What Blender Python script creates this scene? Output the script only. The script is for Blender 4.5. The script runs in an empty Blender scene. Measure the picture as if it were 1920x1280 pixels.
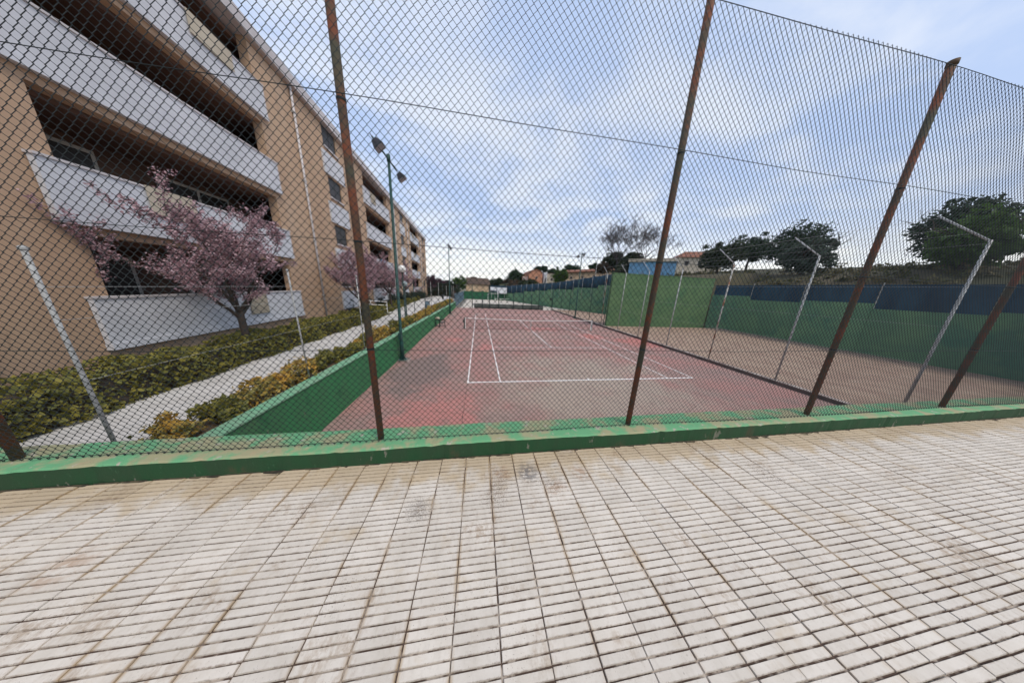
import bpy, bmesh, math, random
import numpy as np
from mathutils import Vector, Matrix

S = bpy.context.scene
COL = S.collection
RND = random.Random(7)
rad = math.radians

# ------------------------------------------------------------------ camera
CAM_POS = Vector((0.442, -8.5885, 3.9524))
FPX = 405.67
YAW, PITCH, ROLL = 0.1569, -0.2429, 0.0451
fw = Vector((math.sin(YAW)*math.cos(PITCH), math.cos(YAW)*math.cos(PITCH), math.sin(PITCH)))
r0 = Vector((math.cos(YAW), -math.sin(YAW), 0)); u0 = r0.cross(fw)
rt = r0*math.cos(ROLL)+u0*math.sin(ROLL); up = -r0*math.sin(ROLL)+u0*math.cos(ROLL)
cd = bpy.data.cameras.new('camera'); cam = bpy.data.objects.new('camera', cd); COL.objects.link(cam)
cd.sensor_fit = 'HORIZONTAL'; cd.sensor_width = 36.0; cd.lens = 36.0*FPX/1920.0
cd.clip_start = 0.05; cd.clip_end = 6000
M = Matrix.Identity(4)
for i in range(3):
    M[i][0] = rt[i]; M[i][1] = up[i]; M[i][2] = -fw[i]; M[i][3] = CAM_POS[i]
cam.matrix_world = M
S.camera = cam

# ------------------------------------------------------------------ light
SUN_EL, SUN_AZ = 55.0, 140.0          # azimuth measured from +Y towards +X
w = bpy.data.worlds.new('World'); S.world = w; w.use_nodes = True
nt = w.node_tree; nt.nodes.clear()
def wn(t): return nt.nodes.new(t)
def wl(a, b): nt.links.new(a, b)
out = wn('ShaderNodeOutputWorld'); bg = wn('ShaderNodeBackground'); bg.inputs['Strength'].default_value = 0.11
sky = wn('ShaderNodeTexSky'); sky.sky_type = 'NISHITA'; sky.sun_disc = False
sky.sun_elevation = rad(SUN_EL); sky.sun_rotation = rad(SUN_AZ); sky.air_density = 1.2; sky.dust_density = 1.5; sky.altitude = 100
tc = wn('ShaderNodeTexCoord'); sep = wn('ShaderNodeSeparateXYZ'); wl(tc.outputs['Generated'], sep.inputs[0])
def mth(op, a, b=None):
    m = wn('ShaderNodeMath'); m.operation = op
    for i, v in enumerate((a, b)):
        if v is None: continue
        if isinstance(v, (int, float)): m.inputs[i].default_value = v
        else: wl(v, m.inputs[i])
    return m.outputs[0]
zc = mth('MAXIMUM', sep.outputs[2], 0.0)
den = mth('ADD', zc, 0.22)
cx = mth('DIVIDE', sep.outputs[0], den); cy = mth('DIVIDE', sep.outputs[1], den)
comb = wn('ShaderNodeCombineXYZ'); wl(cx, comb.inputs[0]); wl(cy, comb.inputs[1])
mp = wn('ShaderNodeMapping'); wl(comb.outputs[0], mp.inputs[0])
mp.inputs['Location'].default_value = (1.3, 6.4, 0); mp.inputs['Rotation'].default_value = (0, 0, rad(-60)); mp.inputs['Scale'].default_value = (1.0, 1.35, 1)
n1 = wn('ShaderNodeTexNoise'); wl(mp.outputs[0], n1.inputs['Vector'])
n1.inputs['Scale'].default_value = 1.5; n1.inputs['Detail'].default_value = 6; n1.inputs['Roughness'].default_value = 0.46; n1.inputs['Distortion'].default_value = 0.5
n2 = wn('ShaderNodeTexNoise'); wl(mp.outputs[0], n2.inputs['Vector']); n2.inputs['Scale'].default_value = 4.2; n2.inputs['Detail'].default_value = 7; n2.inputs['Roughness'].default_value = 0.6; n2.inputs['Distortion'].default_value = 0.3
cr = wn('ShaderNodeValToRGB'); wl(mth('ADD', mth('MULTIPLY', n1.outputs['Fac'], 0.74), mth('MULTIPLY', n2.outputs['Fac'], 0.26)), cr.inputs[0])
cr.color_ramp.interpolation = 'EASE'
cr.color_ramp.elements[0].position = 0.39; cr.color_ramp.elements[0].color = (0, 0, 0, 1)
cr.color_ramp.elements[1].position = 0.62; cr.color_ramp.elements[1].color = (1, 1, 1, 1)
# the veil of cloud: bluish where thin, white where thick, whitest low down
low = wn('ShaderNodeMapRange'); wl(zc, low.inputs[0]); low.interpolation_type = 'SMOOTHSTEP'
low.inputs[1].default_value = 0.06; low.inputs[2].default_value = 0.27; low.inputs[3].default_value = 1.0; low.inputs[4].default_value = 0.0
dens = mth('MAXIMUM', mth('MULTIPLY', cr.outputs[0], 0.52), mth('ADD', mth('MULTIPLY', low.outputs[0], 0.75), mth('MULTIPLY', mth('MULTIPLY', cr.outputs[0], low.outputs[0]), 0.4)))
thick = wn('ShaderNodeMix'); thick.data_type = 'RGBA'; thick.clamp_factor = True
wl(dens, thick.inputs['Factor'])
thick.inputs[6].default_value = (3.75, 4.7, 6.7, 1); thick.inputs[7].default_value = (7.6, 7.6, 7.5, 1)
veil = wn('ShaderNodeMix'); veil.data_type = 'RGBA'; veil.inputs['Factor'].default_value = 0.88
wl(sky.outputs[0], veil.inputs[6]); wl(thick.outputs[2], veil.inputs[7])
wl(veil.outputs[2], bg.inputs['Color']); wl(bg.outputs[0], out.inputs[0])
sd = bpy.data.lights.new('sun', 'SUN'); sd.energy = 1.6; sd.angle = rad(20); sd.color = (1.0, 0.91, 0.80)
sun = bpy.data.objects.new('sun', sd); COL.objects.link(sun)
sdir = Vector((math.sin(rad(SUN_AZ))*math.cos(rad(SUN_EL)), math.cos(rad(SUN_AZ))*math.cos(rad(SUN_EL)), math.sin(rad(SUN_EL))))
sun.rotation_euler = sdir.to_track_quat('Z', 'Y').to_euler(); sun.location = (30, 40, 60)
S.view_settings.view_transform = 'Standard'; S.view_settings.look = 'None'
S.view_settings.exposure = 0.43; S.view_settings.gamma = 1.0; S.view_settings.use_curve_mapping = False

# ------------------------------------------------------------------ materials
MATS = {}
def mat(name, c1, c2=None, scale=3.0, rough=0.85, detail=5, bump=0.0, bscale=60.0, spots=None, metallic=0.0, coord='world', lo=0.35, hi=0.65, trans=0.0, mapscale=(1, 1, 1), rnd=0.0):
    """noise mix of two colours; spots = [(colour, scale, lo, hi, strength)] stains; rnd = per-object value change"""
    if name in MATS: return MATS[name]
    m = bpy.data.materials.new(name); m.use_nodes = True; t = m.node_tree; N = t.nodes; L = t.links
    b = N['Principled BSDF']; b.inputs['Roughness'].default_value = rough; b.inputs['Metallic'].default_value = metallic
    b.inputs['Specular IOR Level'].default_value = 0.3
    if coord == 'world':
        g = N.new('ShaderNodeNewGeometry').outputs['Position']
    else:
        g = N.new('ShaderNodeTexCoord').outputs['Object']
    mpn = N.new('ShaderNodeMapping'); L.new(g, mpn.inputs[0]); mpn.inputs['Scale'].default_value = mapscale; g2 = mpn.outputs[0]
    def noise(sc, det=5, ro=0.6, off=None):
        n = N.new('ShaderNodeTexNoise'); n.inputs['Scale'].default_value = sc; n.inputs['Detail'].default_value = det; n.inputs['Roughness'].default_value = ro
        if off:
            q = N.new('ShaderNodeMapping'); L.new(g2, q.inputs[0]); q.inputs['Location'].default_value = (off, off*1.7, off*.6); L.new(q.outputs[0], n.inputs['Vector'])
        else: L.new(g2, n.inputs['Vector'])
        return n.outputs['Fac']
    def ramp(v, a, bb):
        r = N.new('ShaderNodeMapRange'); r.interpolation_type = 'SMOOTHSTEP'; L.new(v, r.inputs[0]); r.inputs[1].default_value = a; r.inputs[2].default_value = bb
        return r.outputs[0]
    def mix(f, a, c, k=1.0):
        x = N.new('ShaderNodeMix'); x.data_type = 'RGBA'
        if k != 1.0:
            mm = N.new('ShaderNodeMath'); mm.operation = 'MULTIPLY'; L.new(f, mm.inputs[0]); mm.inputs[1].default_value = k; f = mm.outputs[0]
        L.new(f, x.inputs['Factor'])
        for v, i in ((a, 6), (c, 7)):
            if isinstance(v, tuple): x.inputs[i].default_value = (*v[:3], 1)
            else: L.new(v, x.inputs[i])
        return x.outputs[2]
    c2 = c2 or tuple(v*0.8 for v in c1)
    col = mix(ramp(noise(scale, detail), lo, hi), c1, c2)
    for i, (sc, ss, a, bb, st) in enumerate(spots or []):
        col = mix(ramp(noise(ss, 6, 0.65, 3.3+7.1*i), a, bb), col, sc, st)
    if rnd:
        oi = N.new('ShaderNodeObjectInfo'); hs = N.new('ShaderNodeHueSaturation')
        mr = N.new('ShaderNodeMapRange'); L.new(oi.outputs['Random'], mr.inputs[0]); mr.inputs[3].default_value = 1-rnd; mr.inputs[4].default_value = 1+rnd
        L.new(mr.outputs[0], hs.inputs['Value']); L.new(col, hs.inputs['Color']); col = hs.outputs[0]
    L.new(col, b.inputs['Base Color'])
    if trans:
        b.inputs['Subsurface Weight'].default_value = 0
        tr = N.new('ShaderNodeBsdfTranslucent'); L.new(col, tr.inputs[0]); ms = N.new('ShaderNodeMixShader'); ms.inputs[0].default_value = trans
        L.new(b.outputs[0], ms.inputs[1]); L.new(tr.outputs[0], ms.inputs[2]); L.new(ms.outputs[0], N['Material Output'].inputs[0])
    if bump:
        bm_ = N.new('ShaderNodeBump'); bm_.inputs['Strength'].default_value = bump; bm_.inputs['Distance'].default_value = 0.01
        L.new(noise(bscale, 4, 0.6, 1.1), bm_.inputs['Height']); L.new(bm_.outputs[0], b.inputs['Normal'])
    MATS[name] = m; return m

def tile_material():
    m = bpy.data.materials.new('pale worn concrete tile'); m.use_nodes = True; t = m.node_tree; N = t.nodes; L = t.links
    b = N['Principled BSDF']; b.inputs['Roughness'].default_value = 0.9; b.inputs['Specular IOR Level'].default_value = 0.2
    pos = N.new('ShaderNodeNewGeometry').outputs['Position']
    def noise(sc, det, off=(0,0,0), msc=(1,1,1), ro=0.6):
        q = N.new('ShaderNodeMapping'); L.new(pos, q.inputs[0]); q.inputs['Location'].default_value = off; q.inputs['Scale'].default_value = msc
        n = N.new('ShaderNodeTexNoise'); n.inputs['Scale'].default_value = sc; n.inputs['Detail'].default_value = det; n.inputs['Roughness'].default_value = ro; L.new(q.outputs[0], n.inputs['Vector']); return n.outputs['Fac']
    def ramp(v, a, c, lo=0.0, hi=1.0):
        r = N.new('ShaderNodeMapRange'); r.interpolation_type = 'SMOOTHSTEP'; L.new(v, r.inputs[0])
        for k_, x in zip((1, 2, 3, 4), (a, c, lo, hi)): r.inputs[k_].default_value = x
        return r.outputs[0]
    def mm(op, a, c):
        x = N.new('ShaderNodeMath'); x.operation = op; x.use_clamp = True
        for k_, v in enumerate((a, c)):
            if isinstance(v, (int, float)): x.inputs[k_].default_value = v
            else: L.new(v, x.inputs[k_])
        return x.outputs[0]
    def mix(f, a, c):
        x = N.new('ShaderNodeMix'); x.data_type = 'RGBA'; L.new(f, x.inputs['Factor'])
        for v, k_ in ((a, 6), (c, 7)):
            if isinstance(v, tuple): x.inputs[k_].default_value = (*v, 1)
            else: L.new(v, x.inputs[k_])
        return x.outputs[2]
    def blob(cx, cy, r):
        q = N.new('ShaderNodeMapping'); L.new(pos, q.inputs[0]); q.inputs['Scale'].default_value = (1/r, 1/r, 0); q.inputs['Location'].default_value = (-cx/r, -cy/r, 0)
        ln = N.new('ShaderNodeVectorMath'); ln.operation = 'LENGTH'; L.new(q.outputs[0], ln.inputs[0])
        return ramp(ln.outputs['Value'], 0.2, 1.15, 1.0, 0.0)
    col = mix(ramp(noise(6, 5), 0.35, 0.68), (0.65, 0.595, 0.52), (0.575, 0.52, 0.445))
    col = mix(mm('MULTIPLY', ramp(noise(40, 5, (2, 0, 0), (1, .5, 1)), 0.5, 0.75), 0.35), col, (0.42, 0.365, 0.30))
    # ochre bloom, mostly beside the plinth
    sp = N.new('ShaderNodeSeparateXYZ'); L.new(pos, sp.inputs[0])
    near = ramp(sp.outputs[1], -7.34, -6.98, 0.0, 0.40)
    och = ramp(mm('ADD', noise(5.5, 5, (4, 1, 0)), near), 0.56, 0.84)
    col = mix(mm('MULTIPLY', och, 0.72), col, (0.475, 0.36, 0.215))
    def edge(comp, off, half):      # distance to the nearest joint of the paving grid
        a = N.new('ShaderNodeMath'); a.operation = 'SUBTRACT'; L.new(sp.outputs[comp], a.inputs[0]); a.inputs[1].default_value = off
        p_ = N.new('ShaderNodeMath'); p_.operation = 'PINGPONG'; L.new(a.outputs[0], p_.inputs[0]); p_.inputs[1].default_value = half; return p_.outputs[0]
    ej = ramp(edge(0, 0.1408-20, 0.1), 0.0, 0.02, 1.0, 0.0)
    col = mix(mm('MULTIPLY', mm('MULTIPLY', ej, ramp(noise(7, 6, (2, 9, 0), (1, .5, 1)), 0.44, 0.62)), 0.85), col, (0.36, 0.245, 0.125))
    eg = ramp(edge(1, -7.1001-20, 0.1/6), 0.0, 0.0075, 1.0, 0.0)
    col = mix(mm('MULTIPLY', mm('MULTIPLY', eg, ramp(noise(38, 5, (6, 1, 0), (1, .5, 1), .7), 0.46, 0.60)), 0.75), col, (0.20, 0.14, 0.105))
    brn = ramp(noise(3.4, 6, (11, 4, 0), ro=.7), 0.51, 0.70)
    col = mix(mm('MULTIPLY', mm('MULTIPLY', brn, ramp(noise(45, 4, (5, 5, 0), (1, .6, 1), .7), 0.40, 0.60)), 0.8), col, (0.33, 0.24, 0.16))
    rust = mm('ADD', mm('ADD', blob(1.031, -7.328, .09), blob(1.281, -7.221, .10)), mm('ADD', blob(.63, -7.16, .10), blob(-1.6, -7.5, .12)))
    col = mix(mm('MULTIPLY', mm('MULTIPLY', rust, ramp(noise(22, 5, (1, 1, 0)), 0.38, 0.6)), 0.6), col, (0.36, 0.215, 0.12))
    # black lichen specks, thick in a few patches
    patch = mm('ADD', mm('MULTIPLY', ramp(noise(2.6, 3, (7, 2, 0)), 0.52, 0.75), 0.55), mm('MULTIPLY', mm('ADD', mm('ADD', mm('ADD', blob(.846, -7.186, .13), blob(.62, -7.20, .14)), mm('ADD', blob(.573, -7.36, .13), blob(.057, -7.395, .14))), mm('ADD', blob(1.0, -7.30, .13), blob(2.9, -7.4, .2))), 0.9))
    sp1 = ramp(mm('ADD', noise(150, 3, (0, 3, 0), (1, .7, 1), .7), mm('MULTIPLY', patch, 0.16)), 0.655, 0.72)
    col = mix(mm('MULTIPLY', sp1, 0.75), col, (0.17, 0.125, 0.095))
    sp2 = ramp(noise(60, 4, (9, 3, 0), (1, .6, 1), .7), 0.70, 0.76)
    col = mix(mm('MULTIPLY', sp2, 0.7), col, (0.2, 0.15, 0.12))
    drk = mm('MULTIPLY', mm('ADD', blob(.846, -7.175, .12), mm('MULTIPLY', blob(.057, -7.40, .11), .35)), ramp(noise(34, 5, (3, 8, 0)), 0.36, 0.56))
    col = mix(mm('MULTIPLY', drk, 0.8), col, (0.15, 0.14, 0.135))
    oi = N.new('ShaderNodeObjectInfo'); hs = N.new('ShaderNodeHueSaturation'); L.new(ramp(oi.outputs['Random'], 0, 1, 0.95, 1.04), hs.inputs['Value']); L.new(col, hs.inputs['Color'])
    L.new(hs.outputs[0], b.inputs['Base Color'])
    bm_ = N.new('ShaderNodeBump'); bm_.inputs['Strength'].default_value = 0.3; bm_.inputs['Distance'].default_value = 0.004; L.new(noise(170, 4), bm_.inputs['Height']); L.new(bm_.outputs[0], b.inputs['Normal'])
    return m
M_tile = tile_material()
M_dirt = mat('joint dirt', (0.10, 0.068, 0.052), (0.48, 0.41, 0.34), 10, 1.0, lo=0.47, hi=0.60)
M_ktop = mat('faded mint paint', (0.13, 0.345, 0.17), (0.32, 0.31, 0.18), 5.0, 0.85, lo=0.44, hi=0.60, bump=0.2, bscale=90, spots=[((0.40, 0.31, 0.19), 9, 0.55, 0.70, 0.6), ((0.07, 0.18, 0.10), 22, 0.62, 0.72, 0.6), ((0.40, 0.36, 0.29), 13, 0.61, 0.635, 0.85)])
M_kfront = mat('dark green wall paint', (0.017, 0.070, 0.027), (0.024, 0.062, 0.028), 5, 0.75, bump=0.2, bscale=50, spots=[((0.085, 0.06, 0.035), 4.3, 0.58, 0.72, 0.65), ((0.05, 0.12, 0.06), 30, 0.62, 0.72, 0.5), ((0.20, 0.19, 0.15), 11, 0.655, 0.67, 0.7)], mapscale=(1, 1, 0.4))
M_wgreen = mat('green wall paint', (0.038, 0.19, 0.072), (0.046, 0.16, 0.068), 1.6, 0.8, spots=[((0.10, 0.15, 0.08), 0.8, 0.56, 0.76, 0.6), ((0.022, 0.10, 0.045), 2.5, 0.55, 0.68, 0.6), ((0.20, 0.20, 0.15), 6, 0.66, 0.68, 0.6)], bump=0.25, bscale=30, mapscale=(1, 1, 0.5))
M_wtop = mat('green wall paint worn', (0.16, 0.37, 0.22), (0.20, 0.34, 0.22), 4, 0.8)
M_court = None
M_white = mat('white line paint', (0.80, 0.78, 0.75), (0.62, 0.57, 0.54), 6, 0.8, lo=0.5, hi=0.75)
M_wire = mat('green coated wire', (0.010, 0.018, 0.02), (0.016, 0.026, 0.026), 8, 0.55)
M_rust = mat('rusty painted post', (0.20, 0.062, 0.03), (0.085, 0.062, 0.04), 7, 0.8, spots=[((0.07, 0.075, 0.05), 3.5, 0.5, 0.62, 0.8)])
M_dgreen = mat('dark green steel', (0.018, 0.07, 0.062), (0.022, 0.058, 0.05), 4, 0.5)
M_dark = mat('dark green post paint', (0.014, 0.042, 0.038), (0.02, 0.04, 0.035), 4, 0.6)
M_galv = mat('galvanised steel', (0.42, 0.43, 0.42), (0.30, 0.30, 0.29), 5, 0.5)
M_rustpale = mat('galvanised post gone rusty', (0.43, 0.42, 0.38), (0.24, 0.10, 0.05), 1.3, 0.7, lo=0.48, hi=0.56)
M_black = mat('black plastic', (0.016, 0.017, 0.019), (0.02, 0.02, 0.022), 9, 0.45)
M_lampbody = mat('dark floodlight housing', (0.035, 0.036, 0.045), (0.05, 0.05, 0.06), 9, 0.5)
M_glass = mat('lamp glass', (0.30, 0.31, 0.33), (0.25, 0.26, 0.28), 9, 0.15)
M_pane = mat('window glass', (0.025, 0.022, 0.02), (0.035, 0.03, 0.028), 0.6, 0.45)
M_globe = mat('white globe', (0.80, 0.80, 0.77), (0.7, 0.7, 0.67), 5, 0.35)
M_globe2 = mat('grey globe', (0.30, 0.36, 0.37), (0.24, 0.30, 0.30), 5, 0.35)
M_beige = mat('beige cloth', (0.42, 0.37, 0.28), (0.34, 0.29, 0.22), 9, 0.95)
M_path = mat('pale path', (0.56, 0.54, 0.51), (0.47, 0.45, 0.42), 1.5, 0.9, spots=[((0.36, 0.34, 0.31), 3, 0.6, 0.75, 0.6)])
M_soil = mat('planting soil', (0.12, 0.085, 0.05), (0.18, 0.13, 0.08), 5, 1.0)
M_tan = mat('tan earth', (0.34, 0.245, 0.18), (0.27, 0.18, 0.135), 1.1, 0.95, spots=[((0.42, 0.36, 0.28), 2.2, 0.55, 0.7, 0.5)], bump=0.3, bscale=20)
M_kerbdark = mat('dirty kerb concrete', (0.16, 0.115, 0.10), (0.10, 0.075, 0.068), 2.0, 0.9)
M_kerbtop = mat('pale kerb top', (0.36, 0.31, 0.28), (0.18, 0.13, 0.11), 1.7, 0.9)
M_sand = mat('pale sports court concrete', (0.52, 0.47, 0.40), (0.46, 0.42, 0.36), 0.5, 0.9)
M_panel = mat('sage green render', (0.102, 0.180, 0.082), (0.08, 0.15, 0.072), 1.0, 0.85, spots=[((0.06, 0.15, 0.075), 0.5, 0.52, 0.7, 0.7), ((0.13, 0.17, 0.09), 2.2, 0.6, 0.75, 0.4)], bump=0.15, bscale=25)
M_step = mat('grey green render', (0.145, 0.265, 0.14), (0.11, 0.215, 0.125), 0.6, 0.85, spots=[((0.055, 0.16, 0.115), 0.35, 0.5, 0.66, 0.7)], rnd=0.06)
M_endgreen = mat('deep green end wall paint', (0.022, 0.10, 0.055), (0.03, 0.12, 0.06), 0.5, 0.8)
M_screen = mat('navy windscreen cloth', (0.028, 0.075, 0.115), (0.018, 0.045, 0.075), 0.9, 0.8, trans=0.12, mapscale=(1, 1, 0.35), spots=[((0.06, 0.12, 0.17), 1.3, 0.58, 0.72, 0.6)])
M_sheet = mat('grey windbreak cloth', (0.12, 0.14, 0.125), (0.075, 0.085, 0.08), 1.3, 0.9, spots=[((0.14, 0.15, 0.13), 2.5, 0.56, 0.7, 0.5)])
M_board = mat('white board', (0.72, 0.73, 0.76), (0.62, 0.63, 0.66), 0.7, 0.6)
M_bluesteel = mat('blue grey steel', (0.12, 0.19, 0.25), (0.09, 0.14, 0.18), 2, 0.6)
M_facade = mat('ochre render', (0.50, 0.35, 0.235), (0.44, 0.30, 0.20), 0.5, 0.9, bump=0.15, bscale=15, spots=[((0.38, 0.255, 0.17), 1.6, 0.54, 0.72, 0.6), ((0.54, 0.41, 0.30), 0.9, 0.56, 0.75, 0.6), ((0.28, 0.19, 0.13), 5.0, 0.62, 0.74, 0.5)], mapscale=(1, 1, 0.22))
M_parapet = mat('white balcony panel', (0.62, 0.63, 0.66), (0.54, 0.55, 0.58), 0.7, 0.8, spots=[((0.38, 0.37, 0.36), 1.3, 0.62, 0.78, 0.5)])
M_fascia = mat('pale lilac grey fascia', (0.58, 0.55, 0.55), (0.5, 0.47, 0.47), 0.7, 0.8)
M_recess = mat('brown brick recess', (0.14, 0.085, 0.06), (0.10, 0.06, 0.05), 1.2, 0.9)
M_shutter = mat('brown shutter', (0.05, 0.034, 0.025), (0.04, 0.028, 0.022), 1.2, 0.8)
M_frame = mat('pale window frame', (0.5, 0.48, 0.45), (0.45, 0.43, 0.4), 3, 0.6)
M_house = mat('tan house render', (0.62, 0.46, 0.30), (0.56, 0.40, 0.26), 0.4, 0.9)
M_roof = mat('brown roof tiles', (0.10, 0.068, 0.05), (0.07, 0.05, 0.04), 0.8, 0.9)
M_redroof = mat('terracotta roof tiles', (0.24, 0.10, 0.06), (0.16, 0.075, 0.05), 0.8, 0.9)
M_orange = mat('orange brick', (0.52, 0.26, 0.16), (0.44, 0.21, 0.13), 0.8, 0.9)
M_cream = mat('cream render', (0.52, 0.46, 0.36), (0.46, 0.40, 0.31), 0.6, 0.9)
M_longtan = mat('long tan wall', (0.48, 0.36, 0.24), (0.42, 0.30, 0.20), 0.4, 0.9)
M_blue = mat('blue tarpaulin wall', (0.15, 0.36, 0.56), (0.15, 0.29, 0.43), 0.8, 0.7)
M_hill = mat('dry hillside', (0.085, 0.07, 0.042), (0.045, 0.052, 0.027), 0.12, 1.0, bump=0.4, bscale=3)
M_ground = mat('ground', (0.16, 0.14, 0.10), (0.10, 0.10, 0.06), 0.05, 1.0)
M_bark = mat('bark', (0.075, 0.058, 0.045), (0.05, 0.038, 0.03), 6, 0.95)
M_greybark = mat('grey bark', (0.075, 0.062, 0.062), (0.05, 0.042, 0.045), 6, 0.95)
def leafmat(n, a, b, sc=2.5, tr=0.25): return mat(n, a, b, sc, 0.7, detail=3, trans=tr, lo=0.38, hi=0.62)
L_plum = leafmat('plum blossom leaves', (0.20, 0.095, 0.115), (0.62, 0.45, 0.48), 14)
L_plumdark = leafmat('dark plum leaves', (0.055, 0.028, 0.04), (0.10, 0.05, 0.065), 5)
L_pine = leafmat('pine needles', (0.020, 0.042, 0.022), (0.035, 0.062, 0.028), 1.2, 0.12)
L_oak = leafmat('evergreen oak leaves', (0.028, 0.046, 0.022), (0.05, 0.065, 0.032), 1.2, 0.15)
L_olive = leafmat('grey green leaves', (0.05, 0.075, 0.052), (0.07, 0.095, 0.065), 1.5, 0.2)
L_fresh = leafmat('fresh green leaves', (0.055, 0.11, 0.022), (0.085, 0.145, 0.035), 1.5, 0.3)
L_yellow = leafmat('yellow ochre leaves', (0.60, 0.36, 0.07), (0.30, 0.26, 0.08), 4.5)
L_yellow2 = leafmat('olive yellow leaves', (0.27, 0.235, 0.045), (0.15, 0.155, 0.045), 5)
L_dkshrub = leafmat('dark shrub leaves', (0.025, 0.038, 0.025), (0.045, 0.055, 0.035), 3, 0.15)
L_brown = leafmat('brown russet leaves', (0.10, 0.065, 0.045), (0.07, 0.055, 0.035), 2, 0.15)

# ------------------------------------------------------------------ mesh helpers
class MB:
    def __init__(s): s.v = []; s.f = []; s.mi = []
    def add(s, vs, fs, mi=0):
        o = len(s.v); s.v += [tuple(p) for p in vs]; s.f += [tuple(i+o for i in f) for f in fs]; s.mi += [mi]*len(fs)
    def box(s, a, b, mi=0, mtop=None):
        x0, y0, z0 = a; x1, y1, z1 = b
        vs = [(x0,y0,z0),(x1,y0,z0),(x1,y1,z0),(x0,y1,z0),(x0,y0,z1),(x1,y0,z1),(x1,y1,z1),(x0,y1,z1)]
        s.add(vs, [(0,3,2,1),(0,1,5,4),(1,2,6,5),(2,3,7,6),(3,0,4,7)], mi); s.add(vs, [(4,5,6,7)], mi if mtop is None else mtop)
    def tube(s, pts, r, n=8, cap=True, mi=0):
        pts = [Vector(p) for p in pts]; rs = r if isinstance(r, (list, tuple)) else [r]*len(pts)
        rings = []
        for i, p in enumerate(pts):
            d = (pts[min(i+1, len(pts)-1)]-pts[max(i-1, 0)]).normalized()
            a = Vector((0,0,1)) if abs(d.z) < 0.9 else Vector((1,0,0))
            e1 = d.cross(a).normalized(); e2 = d.cross(e1)
            rings.append([p+(e1*math.cos(2*math.pi*k/n)+e2*math.sin(2*math.pi*k/n))*rs[i] for k in range(n)])
        vs = [q for R in rings for q in R]; fs = []
        for i in range(len(pts)-1):
            for k in range(n): fs.append((i*n+k, i*n+(k+1)%n, (i+1)*n+(k+1)%n, (i+1)*n+k))
        if cap: fs.append(tuple(range(n-1, -1, -1))); fs.append(tuple((len(pts)-1)*n+k for k in range(n)))
        s.add(vs, fs, mi)
    def sphere(s, c, r, nu=14, nv=9, sc=(1,1,1)):
        vs = []; fs = []
        for j in range(nv+1):
            th = math.pi*j/nv
            for i in range(nu):
                ph = 2*math.pi*i/nu; vs.append((c[0]+r*sc[0]*math.sin(th)*math.cos(ph), c[1]+r*sc[1]*math.sin(th)*math.sin(ph), c[2]+r*sc[2]*math.cos(th)))
        for j in range(nv):
            for i in range(nu): fs.append((j*nu+i, (j+1)*nu+i, (j+1)*nu+(i+1)%nu, j*nu+(i+1)%nu))
        s.add(vs, fs)
    def mesh(s, name, mats, smooth=False):
        me = bpy.data.meshes.new(name); me.from_pydata(s.v, [], s.f)
        for m in (mats if isinstance(mats, (list, tuple)) else [mats]): me.materials.append(m)
        if any(s.mi): me.polygons.foreach_set('material_index', s.mi)
        if smooth: me.polygons.foreach_set('use_smooth', [True]*len(me.polygons))
        me.update(); return me
    def build(s, name, mats, parent=None, smooth=False, bevel=0.0):
        o = bpy.data.objects.new(name, s.mesh(name, mats, smooth)); COL.objects.link(o)
        if parent: o.parent = parent
        if bevel:
            md = o.modifiers.new('bevel', 'BEVEL'); md.width = bevel; md.segments = 2; md.limit_method = 'ANGLE'
        return o
def tag(o, label=None, cat=None, group=None, kind=None):
    if label: o['label'] = label
    if cat: o['category'] = cat
    if group: o['group'] = group
    if kind: o['kind'] = kind
    return o
def empty(name, loc=(0,0,0), rz=0.0):
    o = bpy.data.objects.new(name, None); COL.objects.link(o); o.location = loc; o.rotation_euler = (0,0,rz); o.empty_display_size = 0.2; return o
def copy_tree(o, parent=None):
    c = o.copy(); COL.objects.link(c); c.parent = parent
    for ch in list(o.children): copy_tree(ch, c)
    return c
def boxobj(name, a, b, m, parent=None, bevel=0.0):
    k = MB(); k.box(a, b); return k.build(name, m, parent, bevel=bevel)
def tubeobj(name, pts, r, m, parent=None, n=8):
    k = MB(); k.tube(pts, r, n); return k.build(name, m, parent, smooth=True)

# ------------------------------------------------------------------ ground, terrain
def fnoise(x, y):
    return (math.sin(x*.31+y*.17)+math.sin(x*.13-y*.23+1.3)+math.sin(x*.047+y*.061+.4)*1.6)/3.6
def grid(name, xs, ys, h, m):
    k = MB(); nx = len(xs)
    k.v = [(x, y, h(x, y)) for y in ys for x in xs]
    k.f = [(j*nx+i, j*nx+i+1, (j+1)*nx+i+1, (j+1)*nx+i) for j in range(len(ys)-1) for i in range(nx-1)]; k.mi = [0]*len(k.f)
    return k.build(name, m, smooth=True)
g = boxobj('ground', (-2500, -60, -0.9), (2500, 2500, -0.35), M_ground); tag(g, kind='structure')

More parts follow.
